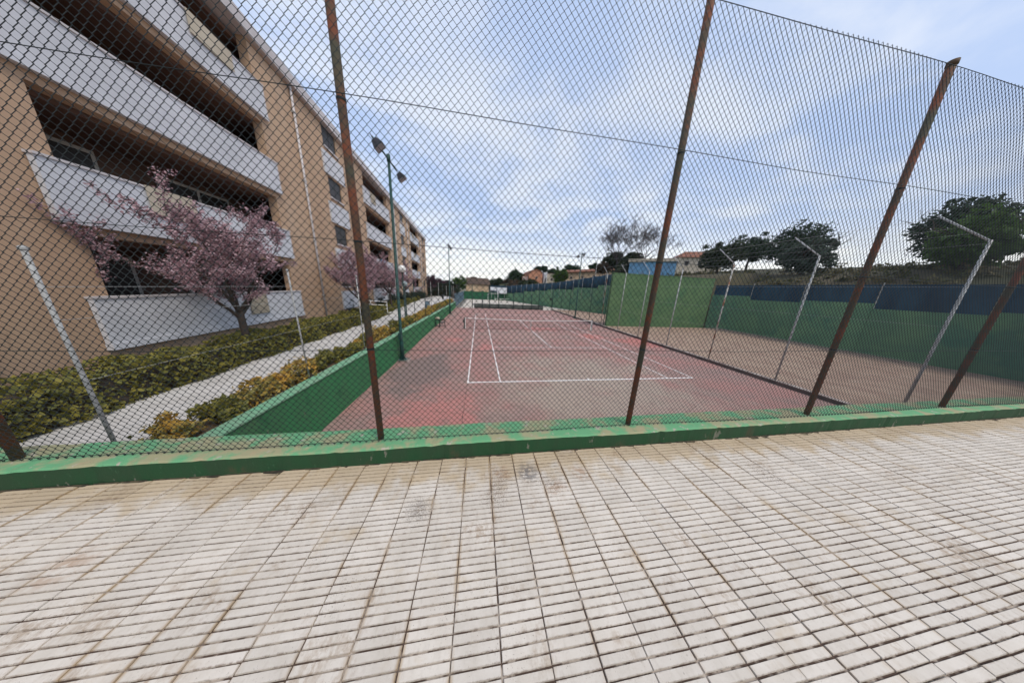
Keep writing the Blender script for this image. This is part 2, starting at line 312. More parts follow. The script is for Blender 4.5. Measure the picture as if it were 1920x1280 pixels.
WP0 = Vector((22.5, 26.75)); WP1 = Vector((10.4, 57.2))          # the long oblique wall on the right
wdir = (WP1-WP0).normalized(); wnor = Vector((wdir.y, -wdir.x))       # wnor points uphill (right, behind)
def sstep(a, b, x):
    t = min(1, max(0, (x-a)/(b-a))); return t*t*(3-2*t)
def hill_h(x, y):
    d = (Vector((x, y))-WP0).dot(wnor)
    d2 = x-30.6                                                      # right of the side wall near the photographer
    dd = max(d, 0) if y > 20 else min(max(d, 0), max(d2, 0))
    if y <= 20 and d2 <= 0: return -1.0
    if dd <= 0.3: return -1.0
    along = (Vector((x, y))-WP0).dot(wdir)
    base = 3.6-1.9*sstep(0, 34, along)
    h = base*sstep(0.3, 1.2, dd)+4.2*sstep(2, 16, dd)+4.5*sstep(12, 70, dd)+10*sstep(60, 260, dd)+25*sstep(250, 900, dd)
    return h+0.35*fnoise(x, y)*sstep(2, 8, dd)
xs = sorted(set([9+i*0.8 for i in range(60)]+[57+i*3 for i in range(40)]+[180+i*40 for i in range(50)]))
ys = sorted(set([-40+i*3 for i in range(20)]+[20+i*0.9 for i in range(70)]+[83+i*4 for i in range(40)]+[245+i*50 for i in range(40)]))
hs = grid('hillside', xs, ys, hill_h, M_hill); tag(hs, kind='structure')

# red court floor
def court_material():
    m = bpy.data.materials.new('red court coating'); m.use_nodes = True; t = m.node_tree; N = t.nodes; L = t.links
    b = N['Principled BSDF']; b.inputs['Roughness'].default_value = 0.9; b.inputs['Specular IOR Level'].default_value = 0.2
    pos = N.new('ShaderNodeNewGeometry').outputs['Position']
    def noise(sc, det, off, msc=(1,1,1), ro=0.55):
        q = N.new('ShaderNodeMapping'); L.new(pos, q.inputs[0]); q.inputs['Location'].default_value = off; q.inputs['Scale'].default_value = msc
        n = N.new('ShaderNodeTexNoise'); n.inputs['Scale'].default_value = sc; n.inputs['Detail'].default_value = det; n.inputs['Roughness'].default_value = ro; L.new(q.outputs[0], n.inputs['Vector']); return n.outputs['Fac']
    def ramp(v, a, c):
        r = N.new('ShaderNodeMapRange'); r.interpolation_type = 'SMOOTHSTEP'; L.new(v, r.inputs[0]); r.inputs[1].default_value = a; r.inputs[2].default_value = c; return r.outputs[0]
    def math_(op, a, c):
        x = N.new('ShaderNodeMath'); x.operation = op; x.use_clamp = True
        for i, v in enumerate((a, c)):
            if isinstance(v, (int, float)): x.inputs[i].default_value = v
            else: L.new(v, x.inputs[i])
        return x.outputs[0]
    def mix(f, a, c):
        x = N.new('ShaderNodeMix'); x.data_type = 'RGBA'; L.new(f, x.inputs['Factor'])
        for v, i in ((a, 6), (c, 7)):
            if isinstance(v, tuple): x.inputs[i].default_value = (*v, 1)
            else: L.new(v, x.inputs[i])
        return x.outputs[2]
    def blob(cx, cy, rx, ry):     # a worn patch round (cx, cy)
        q = N.new('ShaderNodeMapping'); q.vector_type = 'POINT'; L.new(pos, q.inputs[0])
        q.inputs['Scale'].default_value = (1/rx, 1/ry, 0); q.inputs['Location'].default_value = (-cx/rx, -cy/ry, 0)
        ln = N.new('ShaderNodeVectorMath'); ln.operation = 'LENGTH'; L.new(q.outputs[0], ln.inputs[0])
        r = N.new('ShaderNodeMapRange'); L.new(ln.outputs['Value'], r.inputs[0]); r.inputs[1].default_value = 0.35; r.inputs[2].default_value = 1.25; r.inputs[3].default_value = 0.42; r.inputs[4].default_value = 0.0
        return r.outputs[0]
    col = mix(ramp(noise(0.6, 7, (4, 2, 0), ro=.68), 0.40, 0.62), (0.355, 0.19, 0.165), (0.295, 0.195, 0.17))
    # bare concrete showing through where play wears it
    wear = math_('ADD', noise(0.7, 8, (1.5, 8, 0), ro=.66), blob(5.5, -0.8, 5.2, 6.2))
    col = mix(math_('MULTIPLY', ramp(wear, 0.56, 0.96), 0.92), col, (0.355, 0.29, 0.235))
    wear2 = math_('ADD', noise(0.9, 8, (9, 3, 0), ro=.66), blob(4.6, 9.5, 5, 4))
    col = mix(math_('MULTIPLY', ramp(wear2, 0.66, 0.92), 0.45), col, (0.35, 0.265, 0.225))
    # grey mildewed zones by the left wall
    gre = math_('ADD', noise(0.9, 8, (2, 5, 0), ro=.68), blob(-2.3, 1.5, 1.8, 3.2))
    col = mix(math_('MULTIPLY', ramp(gre, 0.64, 0.84), 0.85), col, (0.195, 0.15, 0.135))
    gre2 = math_('ADD', noise(1.3, 8, (7, 5, 0), ro=.68), blob(-0.2, -3.6, 0.9, 0.9))
    col = mix(math_('MULTIPLY', ramp(gre2, 0.72, 0.9), 0.7), col, (0.19, 0.155, 0.135))
    # stronger red left in patches
    for k, (bx, by, rx, ry) in enumerate(((-0.9, -2.6, 1.9, 2.1), (14.0, 7.2, 3.0, 2.2), (10.5, 9.2, 1.6, 1.6), (6.5, 12.5, 2.5, 1.5), (1.0, 5.5, 0.9, 1.1), (-1.4, 7.6, 0.9, 0.9), (1.0, -5.6, 1.6, 0.8))):
        rr = math_('ADD', noise(1.2, 8, (k*3.1, 1+k, 0), ro=.68), blob(bx, by, rx, ry))
        col = mix(math_('MULTIPLY', ramp(rr, 0.66, 0.88), 0.8), col, (0.47, 0.195, 0.17) if k not in (1, 2) else (0.46, 0.165, 0.14))
    mott = noise(2.3, 9, (3, 1, 0), ro=0.78); col = mix(math_('MULTIPLY', ramp(mott, 0.48, 0.64), 0.42), col, (0.20, 0.145, 0.125))
    mott2 = noise(3.1, 9, (8, 6, 0), ro=0.78); col = mix(math_('MULTIPLY', ramp(mott2, 0.52, 0.66), 0.38), col, (0.40, 0.29, 0.24))
    fine = noise(9, 5, (0, 0, 0), ro=0.7); col = mix(math_('MULTIPLY', ramp(fine, 0.55, 0.75), 0.35), col, (0.19, 0.13, 0.115))
    fine = noise(26, 4, (5, 0, 0), ro=0.7); col = mix(math_('MULTIPLY', ramp(fine, 0.55, 0.75), 0.3), col, (0.38, 0.29, 0.24))
    L.new(col, b.inputs['Base Color'])
    bm_ = N.new('ShaderNodeBump'); bm_.inputs['Strength'].default_value = 0.3; bm_.inputs['Distance'].default_value = 0.008; L.new(noise(70, 4, (0,0,0)), bm_.inputs['Height']); L.new(bm_.outputs[0], b.inputs['Normal'])
    return m
M_court = court_material()
XL, XR, YN, YF = -3.72, 14.55, -6.70, 32.4
court = boxobj('tennis_court', (XL-.1, YN-.1, -0.3), (XR+.1, YF, 0.0), M_court); tag(court, kind='structure')
W_, A_, L_, SV = 10.97, 1.372, 23.77, 5.485
def line(a, b, wd=0.055):
    a = Vector(a); b = Vector(b); d = (b-a).normalized(); p = Vector((-d.y, d.x))*wd/2; k = MB()
    n = 24
    vs = []; rr = random.Random(int(a.x*100+b.y*10))
    for i in range(n+1):
        q = a.lerp(b, i/n); j = 1+rr.uniform(-.12, .12)
        vs += [(q.x+p.x*j, q.y+p.y*j, 0.005), (q.x-p.x*j, q.y-p.y*j, 0.005)]
    k.add(vs, [(2*i, 2*i+1, 2*i+3, 2*i+2) for i in range(n)])
    return k.build('court_line', M_white, court)
for x in (0, A_, W_-A_, W_):
    line((x, 0.03), (x, L_-0.03))
line((-0.027, 0), (W_+0.027, 0), 0.09); line((-0.027, L_), (W_+0.027, L_), 0.09)
line((A_+.03, SV), (W_-A_-.03, SV)); line((A_+.03, L_-SV), (W_-A_-.03, L_-SV)); line((W_/2, SV+.03), (W_/2, L_-SV-.03))
line((W_/2, 0.05), (W_/2, 0.2)); line((W_/2, L_-.2), (W_/2, L_-.05))

def seam(pts, wd):
    k = MB(); rr = random.Random(len(pts)); q = []
    for a, b in zip(pts[:-1], pts[1:]):
        for i in range(12): q.append(Vector(a).lerp(Vector(b), i/12))
    q.append(Vector(pts[-1])); vs = []
    for i, p in enumerate(q):
        d = (q[min(i+1, len(q)-1)]-q[max(i-1, 0)]).normalized(); n_ = Vector((-d.y, d.x))*wd*rr.uniform(.3, 1); c = p+Vector((rr.uniform(-1,1), rr.uniform(-1,1)))*wd*1.2
        vs += [(c.x+n_.x, c.y+n_.y, .0035), (c.x-n_.x, c.y-n_.y, .0035)]
    k.add(vs, [(2*i, 2*i+1, 2*i+3, 2*i+2) for i in range(len(q)-1)]); k.build('crack', mat('crack', (.06,.04,.035), (.10,.07,.06), 9, 1.0), court)
seam([(-.02,-.2), (-.04,-2.5), (-.03,-6.5)], .011); seam([(-3.6,-2.2), (-1.6,-2.0), (-.1,-2.3)], .006); seam([(-3.6,L_/2), (W_+3,L_/2+.02)], .012)
seam([(2.1,-6.6), (2.7,-4.4), (4.6,-3.3), (6.2,-3.5), (9,-2.2)], .006); seam([(9.8,-6.6), (10.4,-1), (11.9,3), (12.2,8)], .007); seam([(5.6,.2),(5.5,3),(5.52,5.2)], .007)
far = boxobj('sports_court', (-3.9, YF, -0.3), (26, 64, -0.012), M_sand); tag(far, kind='structure')
strip = boxobj('earth_strip', (XR+.25, -6.6, -0.3), (31, 14.35, 0.13), M_tan); tag(strip, kind='structure')
strip2 = boxobj('earth_yard', (XR+.25, 14.35, -0.3), (24, 32.6, 0.126), M_tan); tag(strip2, kind='structure')

# raised terrace on the left with path and planting bed
ZP = 1.30
ter = boxobj('path', (-40, -6.65, -0.4), (-4.75, 66, ZP), M_path); tag(ter, kind='structure')
bed = boxobj('planting_bed', (-4.75, -6.65, -0.4), (-3.95, 31.9, ZP-.03), M_soil); tag(bed, kind='structure')

gd = boxobj('garden', (-39, -6.5, ZP-.1), (-9.9, 65, ZP+.006), mat('garden earth', (.075,.085,.04), (.12,.10,.06), .8, 1.0)); tag(gd, kind='structure')
gd2 = boxobj('hedge_border', (-9.9, -6.5, ZP-.1), (-7.05, 12, ZP+.005), mat('garden earth', (.075,.085,.04), (.12,.10,.06), .8, 1.0)); tag(gd2, kind='structure')
# left low green wall, top falling slightly with distance
rw = empty('green_retaining_wall', (XL, 12, 0)); tag(rw, 'long low green painted wall along the left side of the red court', 'wall')
k = MB(); y0, y1 = -6.68, 31.9; za, zb = 1.45, 1.06
def slab(k, x0, x1, y0, y1, a0, a1, b0, b1, mi=0):
    k.add([(x0,y0,a0),(x1,y0,a0),(x1,y1,b0),(x0,y1,b0),(x0,y0,a1),(x1,y0,a1),(x1,y1,b1),(x0,y1,b1)], [(0,3,2,1),(0,1,5,4),(1,2,6,5),(2,3,7,6),(3,0,4,7),(4,5,6,7)], mi)
slab(k, -.24-0.0, 0, y0-12, y1-12, -0.3, za-.06, -0.3, zb-.06); k.build('wall', M_wgreen, rw)
k = MB(); slab(k, -.27, .025, y0-12, y1-12, za-.06, za, zb-.06, zb); k.build('coping', M_wtop, rw, bevel=0.02)
k = MB(); slab(k, -.5, -.24, y0-12, y1-12, 0, za-.12, 0, zb-.1); k.build('earth_backing', M_soil, rw)

# right kerb
k = MB(); k.box((XR, -6.6, -0.2), (XR+.28, 32.3, 0.17), 0, 1)
kb = k.build('court_kerb', [M_kerbdark, M_kerbtop], bevel=0.02); tag(kb, 'dark stained concrete kerb along the right side of the red court', 'kerb')

# ------------------------------------------------------------------ near pavement
PZ = 2.5; KY = -6.965
pv = boxobj('pavement', (-30, -30, 1.2), (30, KY+.1, PZ-0.009), M_dirt); tag(pv, kind='structure')
def project(p):
    d = Vector(p)-CAM_POS; z = d.dot(fw)
    if z < 0.1: return None
    return 959.5+FPX*d.dot(rt)/z, 640-FPX*d.dot(up)/z, z
def tile_mesh(seed, ny=6):
    rr = random.Random(seed); k = MB(); hx = 0.0968; pitch = 0.2/6; n = ny
    gws = [0.0034]+[rr.uniform(.0022, .0040) for _ in range(5)]+[0.0034]
    prof = []
    for i in range(n):
        a = -0.1+i*pitch; gl = gws[i]; gr = gws[i+1]
        h = rr.uniform(-.0006, .0006)
        prof += [(a+gl-.0006, -0.0065), (a+gl+.0012, h), (a+pitch-gr-.0012, h), (a+pitch-gr+.0006, -0.0065)]
    xa, xb = -hx+rr.uniform(-.0006, .001), hx+rr.uniform(-.001, .0006)
    vs = []
    for (y, z) in prof: vs += [(xa-(0.001 if z < -.004 else -.0008), y, z), (xb+(0.001 if z < -.004 else -.0008), y, z)]
    fs = []
    for i in range(n):
        for j in range(3):
            p = 2*(4*i+j); fs.append((p, p+1, p+3, p+2))
        q = 8*i; fs += [(q, q+2, q+4, q+6), (q+1, q+7, q+5, q+3)]
    k.add(vs, fs); return k
X0 = 0.1408; Y0 = -7.1001
spots = []
for i in range(-24, 56):
    for j in range(-1, 14):
        x = X0+(i+.5)*0.2; y = Y0-(j+.5)*0.2
        p = project((x, y if j >= 0 else -7.03, PZ))
        if not p or not (-160 < p[0] < 2080 and p[1] < 1480): continue
        spots.append((1/(p[2]**3), abs(p[0]-960) > 300, x, y, j))
spots.sort(key=lambda s: (s[1], -s[0]))
proto = [tile_mesh(s).mesh('paving_tile', M_tile) for s in range(14)]
cut = [tile_mesh(20+s, 4).mesh('paving_tile_cut', M_tile) for s in range(3)]
rest = MB(); rr = random.Random(3)
for idx, (_, _, x, y, j) in enumerate(spots):
    dz = rr.uniform(-.0012, .0012); yy = y if j >= 0 else y
    me = rr.choice(cut if j < 0 else proto)
    if idx < 300:
        o = bpy.data.objects.new('paving_tile', me); COL.objects.link(o); o.parent = pv
        o.location = (x+rr.uniform(-.0016, .0016), yy+rr.uniform(-.001, .001), PZ+dz); o.rotation_euler = (rr.uniform(-.006, .006), rr.uniform(-.006, .006), rr.uniform(-.009, .009))
    else:
        t = tile_mesh(rr.randrange(9), 4 if j < 0 else 6); rest.add([(a+x, b+yy, c+PZ+dz) for a, b, c in t.v], t.f)
ro = rest.build('paving_tiles', M_tile, pv); tag(ro, kind='stuff')

k = MB(); rr = random.Random(17); x = -5.0
while x < 11:                                          # grit and moss gathered where the paving meets the plinth
    wd = rr.uniform(.004, .028)*(1.6 if rr.random() < .12 else 1); ln = rr.uniform(.03, .16)
    k.add([(x,KY-.001,PZ-.003),(x+ln,KY-.001,PZ-.003),(x+ln*.85,KY-wd,PZ-.004),(x+ln*.2,KY-wd*.8,PZ-.004),(x,KY-.001,PZ+.007),(x+ln,KY-.001,PZ+.006),(x+ln*.7,KY-wd*.5,PZ+.005)], [(3,2,6),(3,6,4),(2,5,6),(4,6,5)]); x += ln*rr.uniform(.6, 1.3)
gr = k.build('plinth_grime', mat('black grit', (.035,.03,.022), (.09,.075,.045), 20, 1.0)); tag(gr, 'dark grit along the foot of the green plinth', 'grit', kind='stuff')
# plinth under the fence
KT = 2.647
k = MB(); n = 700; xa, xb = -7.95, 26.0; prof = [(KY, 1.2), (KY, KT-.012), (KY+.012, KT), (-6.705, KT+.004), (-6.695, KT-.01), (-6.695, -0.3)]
rr = random.Random(5)
for i in range(n+1):
    x = xa+(xb-xa)*i/n; jy = .004*math.sin(x*1.9)+.003*math.sin(x*5.3+1)+rr.uniform(-.002, .002)+(.009 if rr.random() < .03 else 0); jz = .003*math.sin(x*2.7)+rr.uniform(-.0018, .0018)-(.007 if rr.random() < .03 else 0)
    for q, (y, z) in enumerate(prof): k.v.append((x, y+(jy if q in (1, 2) else 0), z+(jz if q in (1, 2, 3) else 0)))
m_ = len(prof)
for i in range(n):
    for q in range(m_-1):
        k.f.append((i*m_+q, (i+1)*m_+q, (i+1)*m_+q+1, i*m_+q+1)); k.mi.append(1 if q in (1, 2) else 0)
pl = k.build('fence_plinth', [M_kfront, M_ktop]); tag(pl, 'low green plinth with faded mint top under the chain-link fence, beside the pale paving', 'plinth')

# ------------------------------------------------------------------ near chain-link fence
FY = -6.85
fence = empty('chain_link_fence', (0.75, FY, KT)); tag(fence, 'dark green chain-link fence in the foreground with rusty posts on the plinth', 'fence')
def fence_local(p): return (p[0]-0.75, p[1]-FY, p[2]-KT)
MW, MH = 0.0474, 0.0515; FZ0, FZ1 = KT+.012, 5.86
def chain(x_from, x_to, z0, z1, r):
    nz = int((z1-z0)/(MH/2)); nx = int((x_to-x_from)/(MW/2))
    V = []; F = []
    c3 = [(math.cos(a), math.sin(a)) for a in (math.pi/2, math.pi/2+2*math.pi/3, math.pi/2+4*math.pi/3)]
    rr = random.Random(11)
    for i in range(nx):
        xb = x_from+i*MW/2; sl = len(V)
        for j in range(nz+1):
            odd = (j+i) % 2
            x = xb+(MW*.5+.0012 if odd else -.0012); z = z0+j*MH/2
            bulge = 0.010*math.sin(x*1.3+z*2.1)+0.006*math.sin(x*3.1-z*4.3)      # slack mesh is never quite flat
            xx = x+0.0035*math.sin(z*3.0+x*.9); zz = z+0.0035*math.sin(x*2.6+z*1.1)
            y = (0.0017 if odd else -0.0017)+bulge-0.03
            for (a, b) in c3: V.append((xx+a*r*1.3, y+b*r, zz))
            if j:
                p = sl+(j-1)*3
                for q in range(3): F.append((p+q, p+(q+1) % 3, p+3+(q+1) % 3, p+3+q))
        # twisted ends along the hem
        if i % 2 == 0:
            xh = xb; b0 = len(V); y = -0.03+0.010*math.sin(xh*1.3+z0*2.1)
            for (dx, dz, ww) in ((-.009, .006, .0022), (0, -.006, .0036), (.009, .006, .0022)):
                V += [(xh+dx, y-ww, z0+dz), (xh+dx, y+ww, z0+dz), (xh+dx, y, z0+dz+ww*1.4)]
            for jj in range(2):
                for q in range(3): F.append((b0+jj*3+q, b0+jj*3+(q+1) % 3, b0+jj*3+3+(q+1) % 3, b0+jj*3+3+q))
    me = bpy.data.meshes.new('wire_mesh'); me.from_pydata([fence_local((a, FY+b, c)) for a, b, c in V], [], F); me.materials.append(M_wire); me.update()
    o = bpy.data.objects.new('wire_mesh', me); COL.objects.link(o); o.parent = fence; tag(o, kind='stuff')
chain(-4.6, 9.9, FZ0, FZ1, 0.00178)
for z in (KT+.028, 3.449, 4.212, 5.0, 5.84):
    pts = []
    for i in range(60):
        x = -4.6+14.6*i/59; pts.append(fence_local((x, FY-.038+.010*math.sin(x*1.3+z*2.1), z-.008*math.sin((x+.375)/2.34*math.pi)**2)))
    tubeobj('tension_wire', pts, 0.0021, M_wire, fence, 6)
for i in range(-2, 5):
    x = -0.385+i*2.345
    k = MB(); k.tube([fence_local((x, FY+.012, KT-.05)), fence_local((x, FY+.012, 5.9))], 0.024, 14)
    post = k.build('post', M_rust, fence, smooth=True)
    k = MB(); k.tube([fence_local((x, FY+.012, 5.895)), fence_local((x, FY+.012, 5.93))], 0.029, 14); k.build('post_cap', M_rust, post, smooth=True)
    for z in (3.449, 4.212, 5.0):
        k = MB(); k.tube([fence_local((x, FY+.012, z-.006)), fence_local((x, FY+.012, z+.006))], 0.0265, 12); k.build('wire_tie', M_wire, post)

# ------------------------------------------------------------------ tennis net
net = empty('tennis_net', (W_/2, L_/2, 0)); tag(net, 'tennis net with white headband strung across the red court', 'net')
hw = W_/2+.914
for sx in (-1, 1):
    k = MB(); k.box((sx*hw-.045, -.045, 0), (sx*hw+.045, .045, 1.07)); po = k.build('net_post', M_dark if sx < 0 else M_galv, net, bevel=0.01)
    k = MB(); k.box((sx*hw-.06, -.06, 1.072), (sx*hw+.06, .06, 1.10)); k.build('post_cap', M_dark, po)
    if sx < 0:
        k = MB(); k.box((sx*hw-.13, -.05, .62), (sx*hw-.047, .05, .84)); k.build('winch', M_dark, po, bevel=.01)
        k = MB(); k.tube([(sx*hw-.11, -.05, .73), (sx*hw-.11, -.22, .80)], .012, 6); k.build('winch_handle', M_dark, po)
def sag(x): return 1.07-0.135*(1-abs(x)/hw)
k = MB(); n = 40
for i in range(n):
    a = -hw+.05+(2*hw-.1)*i/n; b = -hw+.05+(2*hw-.1)*(i+1)/n
    k.add([(a,-.012,sag(a)-.06),(b,-.012,sag(b)-.06),(b,-.012,sag(b)),(a,-.012,sag(a)),(a,.012,sag(a)-.06),(b,.012,sag(b)-.06),(b,.012,sag(b)),(a,.012,sag(a))], [(0,1,2,3),(5,4,7,6),(3,2,6,7),(1,0,4,5)])
k.build('headband', M_white, net)
k = MB(); x = -hw+.05
k2 = MB()
while x < hw-.05:
    k2.tube([(x,0,.04),(x,0,sag(x)-.05)], .0022, 3, False); x += .075
z = .06
while z < 1.0:
    k2.tube([(-hw+.05,0,min(z, 1.0)),(0,0,z*.87),(hw-.05,0,min(z,1.0))], .0022, 3, False); z += .075
o = k2.build('net_mesh', M_black, net); tag(o, kind='stuff')
tubeobj('bottom_cord', [(-hw+.05,0,.05),(0,0,.03),(hw-.05,0,.05)], .012, M_black, net, 6)
boxobj('center_strap', (-.03,-.016,0.0), (.03,.016,sag(0)-.02), M_galv, net)
for sx in (-1, 1): boxobj('side_band', (sx*(hw-.10)-.03,-.014,.06), (sx*(hw-.10)+.03,.014,1.0), M_white, net)

# ------------------------------------------------------------------ light poles
def light_pole(x, y, h, label, arm=(-1.0, 0.95), flooddir=1, rbase=0.085, tall_sleeve=True):
    t = empty('light_pole', (x, y, 0)); tag(t, label, 'light pole', 'floodlight poles round the court')
    k = MB(); k.tube([(0,0,.04),(0,0,1.05),(0,0,1.12),(0,0,h)], [rbase*1.12, rbase*1.12, rbase*.85, rbase*.62], 14); k.build('pole', M_dgreen, t, smooth=True)
    k = MB(); k.box((-.26,-.3,0.002),(.36,.26,.034)); k.build('concrete_footing', M_kerbtop, t, bevel=.008)
    k = MB(); k.box((-.2,-.2,.02),(.2,.2,.06)); bp = k.build('base_plate', M_dgreen, t)
    for sx in (-1,1):
        for sy in (-1,1):
            k = MB(); k.tube([(sx*.14,sy*.14,.03),(sx*.14,sy*.14,.10)], .018, 6); k.build('anchor_bolt', M_galv, bp)
    for a in range(4):
        c, s_ = math.cos(a*math.pi/2), math.sin(a*math.pi/2); p = Vector((-s_, c, 0))*.008
        k = MB(); A = Vector((c*rbase, s_*rbase, .045)); B = Vector((c*.19, s_*.19, .045)); Cc = Vector((c*rbase, s_*rbase, .3))
        k.add([A+p,B+p,Cc+p,A-p,B-p,Cc-p], [(0,1,2),(5,4,3),(0,3,4,1),(1,4,5,2),(2,5,3,0)]); k.build('gusset', M_dgreen, bp)
    k = MB(); k.box((-.07,-rbase-.13,1.15),(.07,-rbase+.015,1.5)); k.build('junction_box', M_dgreen, t, bevel=.01)
    k = MB(); k.tube([(0,arm[0],h-.12),(0,arm[1],h-.12)], .032, 8); k.build('crossarm', M_dgreen, t, smooth=True)
    k = MB(); k.tube([(0,0,h-.2),(0,0,h+.06)], .075, 12); k.build('collar', M_dgreen, t, smooth=True)
    for e in arm:
        fl = empty('floodlight', (0, e, h-.12)); fl.parent = t; fl.rotation_euler = (0, rad(38)*flooddir, 0)
        k = MB(); k.tube([(0,-.2,-.02),(0,-.2,-.26),(0,.2,-.26),(0,.2,-.02)], .014, 6); k.tube([(0,-.2,-.02),(0,.2,-.02)], .014, 6); k.build('bracket', M_lampbody, fl)
        k = MB(); k.add([(-.10,-.12,-.14),(-.10,.12,-.14),(.10,.12,-.14),(.10,-.12,-.14),(-.19,-.19,-.40),(-.19,.19,-.40),(.19,.19,-.40),(.19,-.19,-.40)], [(0,1,2,3),(0,4,5,1),(1,5,6,2),(2,6,7,3),(3,7,4,0)]); k.build('housing', M_lampbody, fl, bevel=.015)
        k = MB(); k.box((-.17,-.17,-.415),(.17,.17,-.402)); k.build('lens', M_glass, fl)
    return t
light_pole(-3.52, 2.95, 9.15, 'tall dark green floodlight pole nearest the camera at the left wall', (-1.5, .95), -1).rotation_euler = (0, .0105, 0)
light_pole(-3.55, 22.76, 9.05, 'slim floodlight pole farther back along the left green wall', (-.8, .8), -1)
light_pole(14.28, 21.2, 8.95, 'green floodlight pole with twin lamps beside the right kerb', (-.9, .75), 1)
# ------------------------------------------------------------------ left side: chair, lamps, bin, path fence
ch = empty('plastic_chair', (-3.06, 12.95, 0), rad(-80)); tag(ch, 'black plastic armchair standing on the court against the left green wall', 'chair')
boxobj('seat', (-.23,-.22,.40), (.23,.24,.435), M_black, ch, .012)
for i in range(5):
    x = -.19+i*.095; k = MB(); k.tube([(x,-.22,.43),(x*1.05,-.33,.86)], .032, 6); k.build('back_slat', M_black, ch)
k = MB(); k.tube([(-.25,-.33,.84),(-.1,-.345,.89),(.1,-.345,.89),(.25,-.33,.84)], .026, 8); k.build('top_rail', M_black, ch, smooth=True)
for sx in (-1,1):
    for sy in (-1,1):
        k = MB(); k.tube([(sx*.21,sy*.2,.41),(sx*.26,sy*.26,0)], [.038,.03], 7); k.build('leg', M_black, ch, smooth=True)
    k = MB(); k.tube([(sx*.25,-.3,.66),(sx*.27,.2,.66),(sx*.26,.25,.42)], .032, 7); k.build('armrest', M_black, ch, smooth=True)
st = empty('folding_stool', (-3.46, 12.7, 0), rad(0)); tag(st, 'dark folding stool squeezed between the black armchair and the green wall', 'stool')
for sx in (-1,1):
    k = MB(); k.tube([(sx*.17,-.18,0),(sx*.17,.16,.68)], .016, 6); k.build('leg', M_black, st)
    k = MB(); k.tube([(sx*.14,.18,0),(sx*.14,-.16,.68)], .016, 6); k.build('leg', M_black, st)
boxobj('seat', (-.19,-.19,.68), (.19,.19,.71), M_dark, st, .01)
k = MB(); k.sphere((0,0,0), .2, 14, 9, (1.15,.9,.62)); bag = k.build('cloth_bag', M_beige, smooth=True); bag.location = (-3.45, 12.7, .82)
tx = bpy.data.textures.new('lumps', 'CLOUDS'); tx.noise_scale = .14
md = bag.modifiers.new('d', 'DISPLACE'); md.texture = tx; md.strength = .14; md.mid_level = .5
tag(bag, 'crumpled beige cloth bag lying on the dark stool by the green wall', 'bag')

def globe_lamp(x, y, ztop, r, m, label):
    t = empty('globe_lamp', (x, y, ZP)); tag(t, label, 'street lamp', 'globe lamps beside the path')
    k = MB(); k.tube([(0,0,-.05),(0,0,.5),(0,0,.52),(0,0,ztop-ZP-r)], [.06,.06,.038,.034], 10); k.build('post', M_dark, t, smooth=True)
    k = MB(); k.tube([(0,0,ztop-ZP-r-.05),(0,0,ztop-ZP-r+.05)], [.06,.10], 12); k.build('lamp_holder', M_dark, t, smooth=True)
    k = MB(); k.sphere((0,0,ztop-ZP), r, 18, 12); k.build('globe', m, t, smooth=True)
globe_lamp(-4.55, 7.15, 4.83, .23, M_globe, 'white globe lamp on a thin post in the planting bed')
globe_lamp(-4.62, 7.65, 3.88, .19, M_globe2, 'shorter lamp with a grey dirty globe just behind the white globe lamp')

def bin_(x, y, label, m, h=.8, r=.22):
    t = empty('litter_bin', (x, y, ZP)); tag(t, label, 'litter bin', 'litter bins on the path')
    k = MB(); k.tube([(0,0,.12),(0,0,h)], [r*.9, r], 16); k.build('drum', m, t, smooth=True)
    k = MB(); k.tube([(0,0,h),(0,0,h+.03)], [r*1.06, r*1.06], 16); k.build('rim', m, t)
    k = MB(); k.tube([(r+.05,0,0),(r+.05,0,h+.1)], .025, 8); k.build('stand', M_dark, t)
bin_(-5.05, 15.9, 'dark grey litter bin on the pale path beside the yellow shrubs', M_bluesteel)
bin_(-6.05, 33.0, 'dark litter bin at the far end of the pale path', M_black)
wb = empty('white_planter', (-5.45, 33.0, ZP)); tag(wb, 'white square planter box at the far end of the path', 'planter')
k = MB(); k.box((-.42,-.42,0),(.42,.42,.62)); k.build('box', M_board, wb, bevel=.03); k = MB(); k.box((-.36,-.36,.60),(.36,.36,.625)); k.build('soil', M_soil, wb)
bn = empty('park_bench', (-7.4, 27.5, ZP), rad(90)); tag(bn, 'dark park bench beside the hedge on the pale path', 'bench')
for i in range(3): boxobj('seat_slat', (-.8,-.2+i*.15,.42), (.8,-.08+i*.15,.455), M_shutter, bn)
for i in range(2): boxobj('back_slat', (-.8,.27+i*.05,.58+i*.17), (.8,.30+i*.05,.70+i*.17), M_shutter, bn)
for sx in (-1,1):
    k = MB(); k.tube([(sx*.62,-.2,0),(sx*.62,-.2,.42),(sx*.62,.25,.42),(sx*.62,.38,.9)], .022, 6); k.tube([(sx*.62,.25,.42),(sx*.62,.3,0)], .022, 6); k.build('leg_frame', M_black, bn)

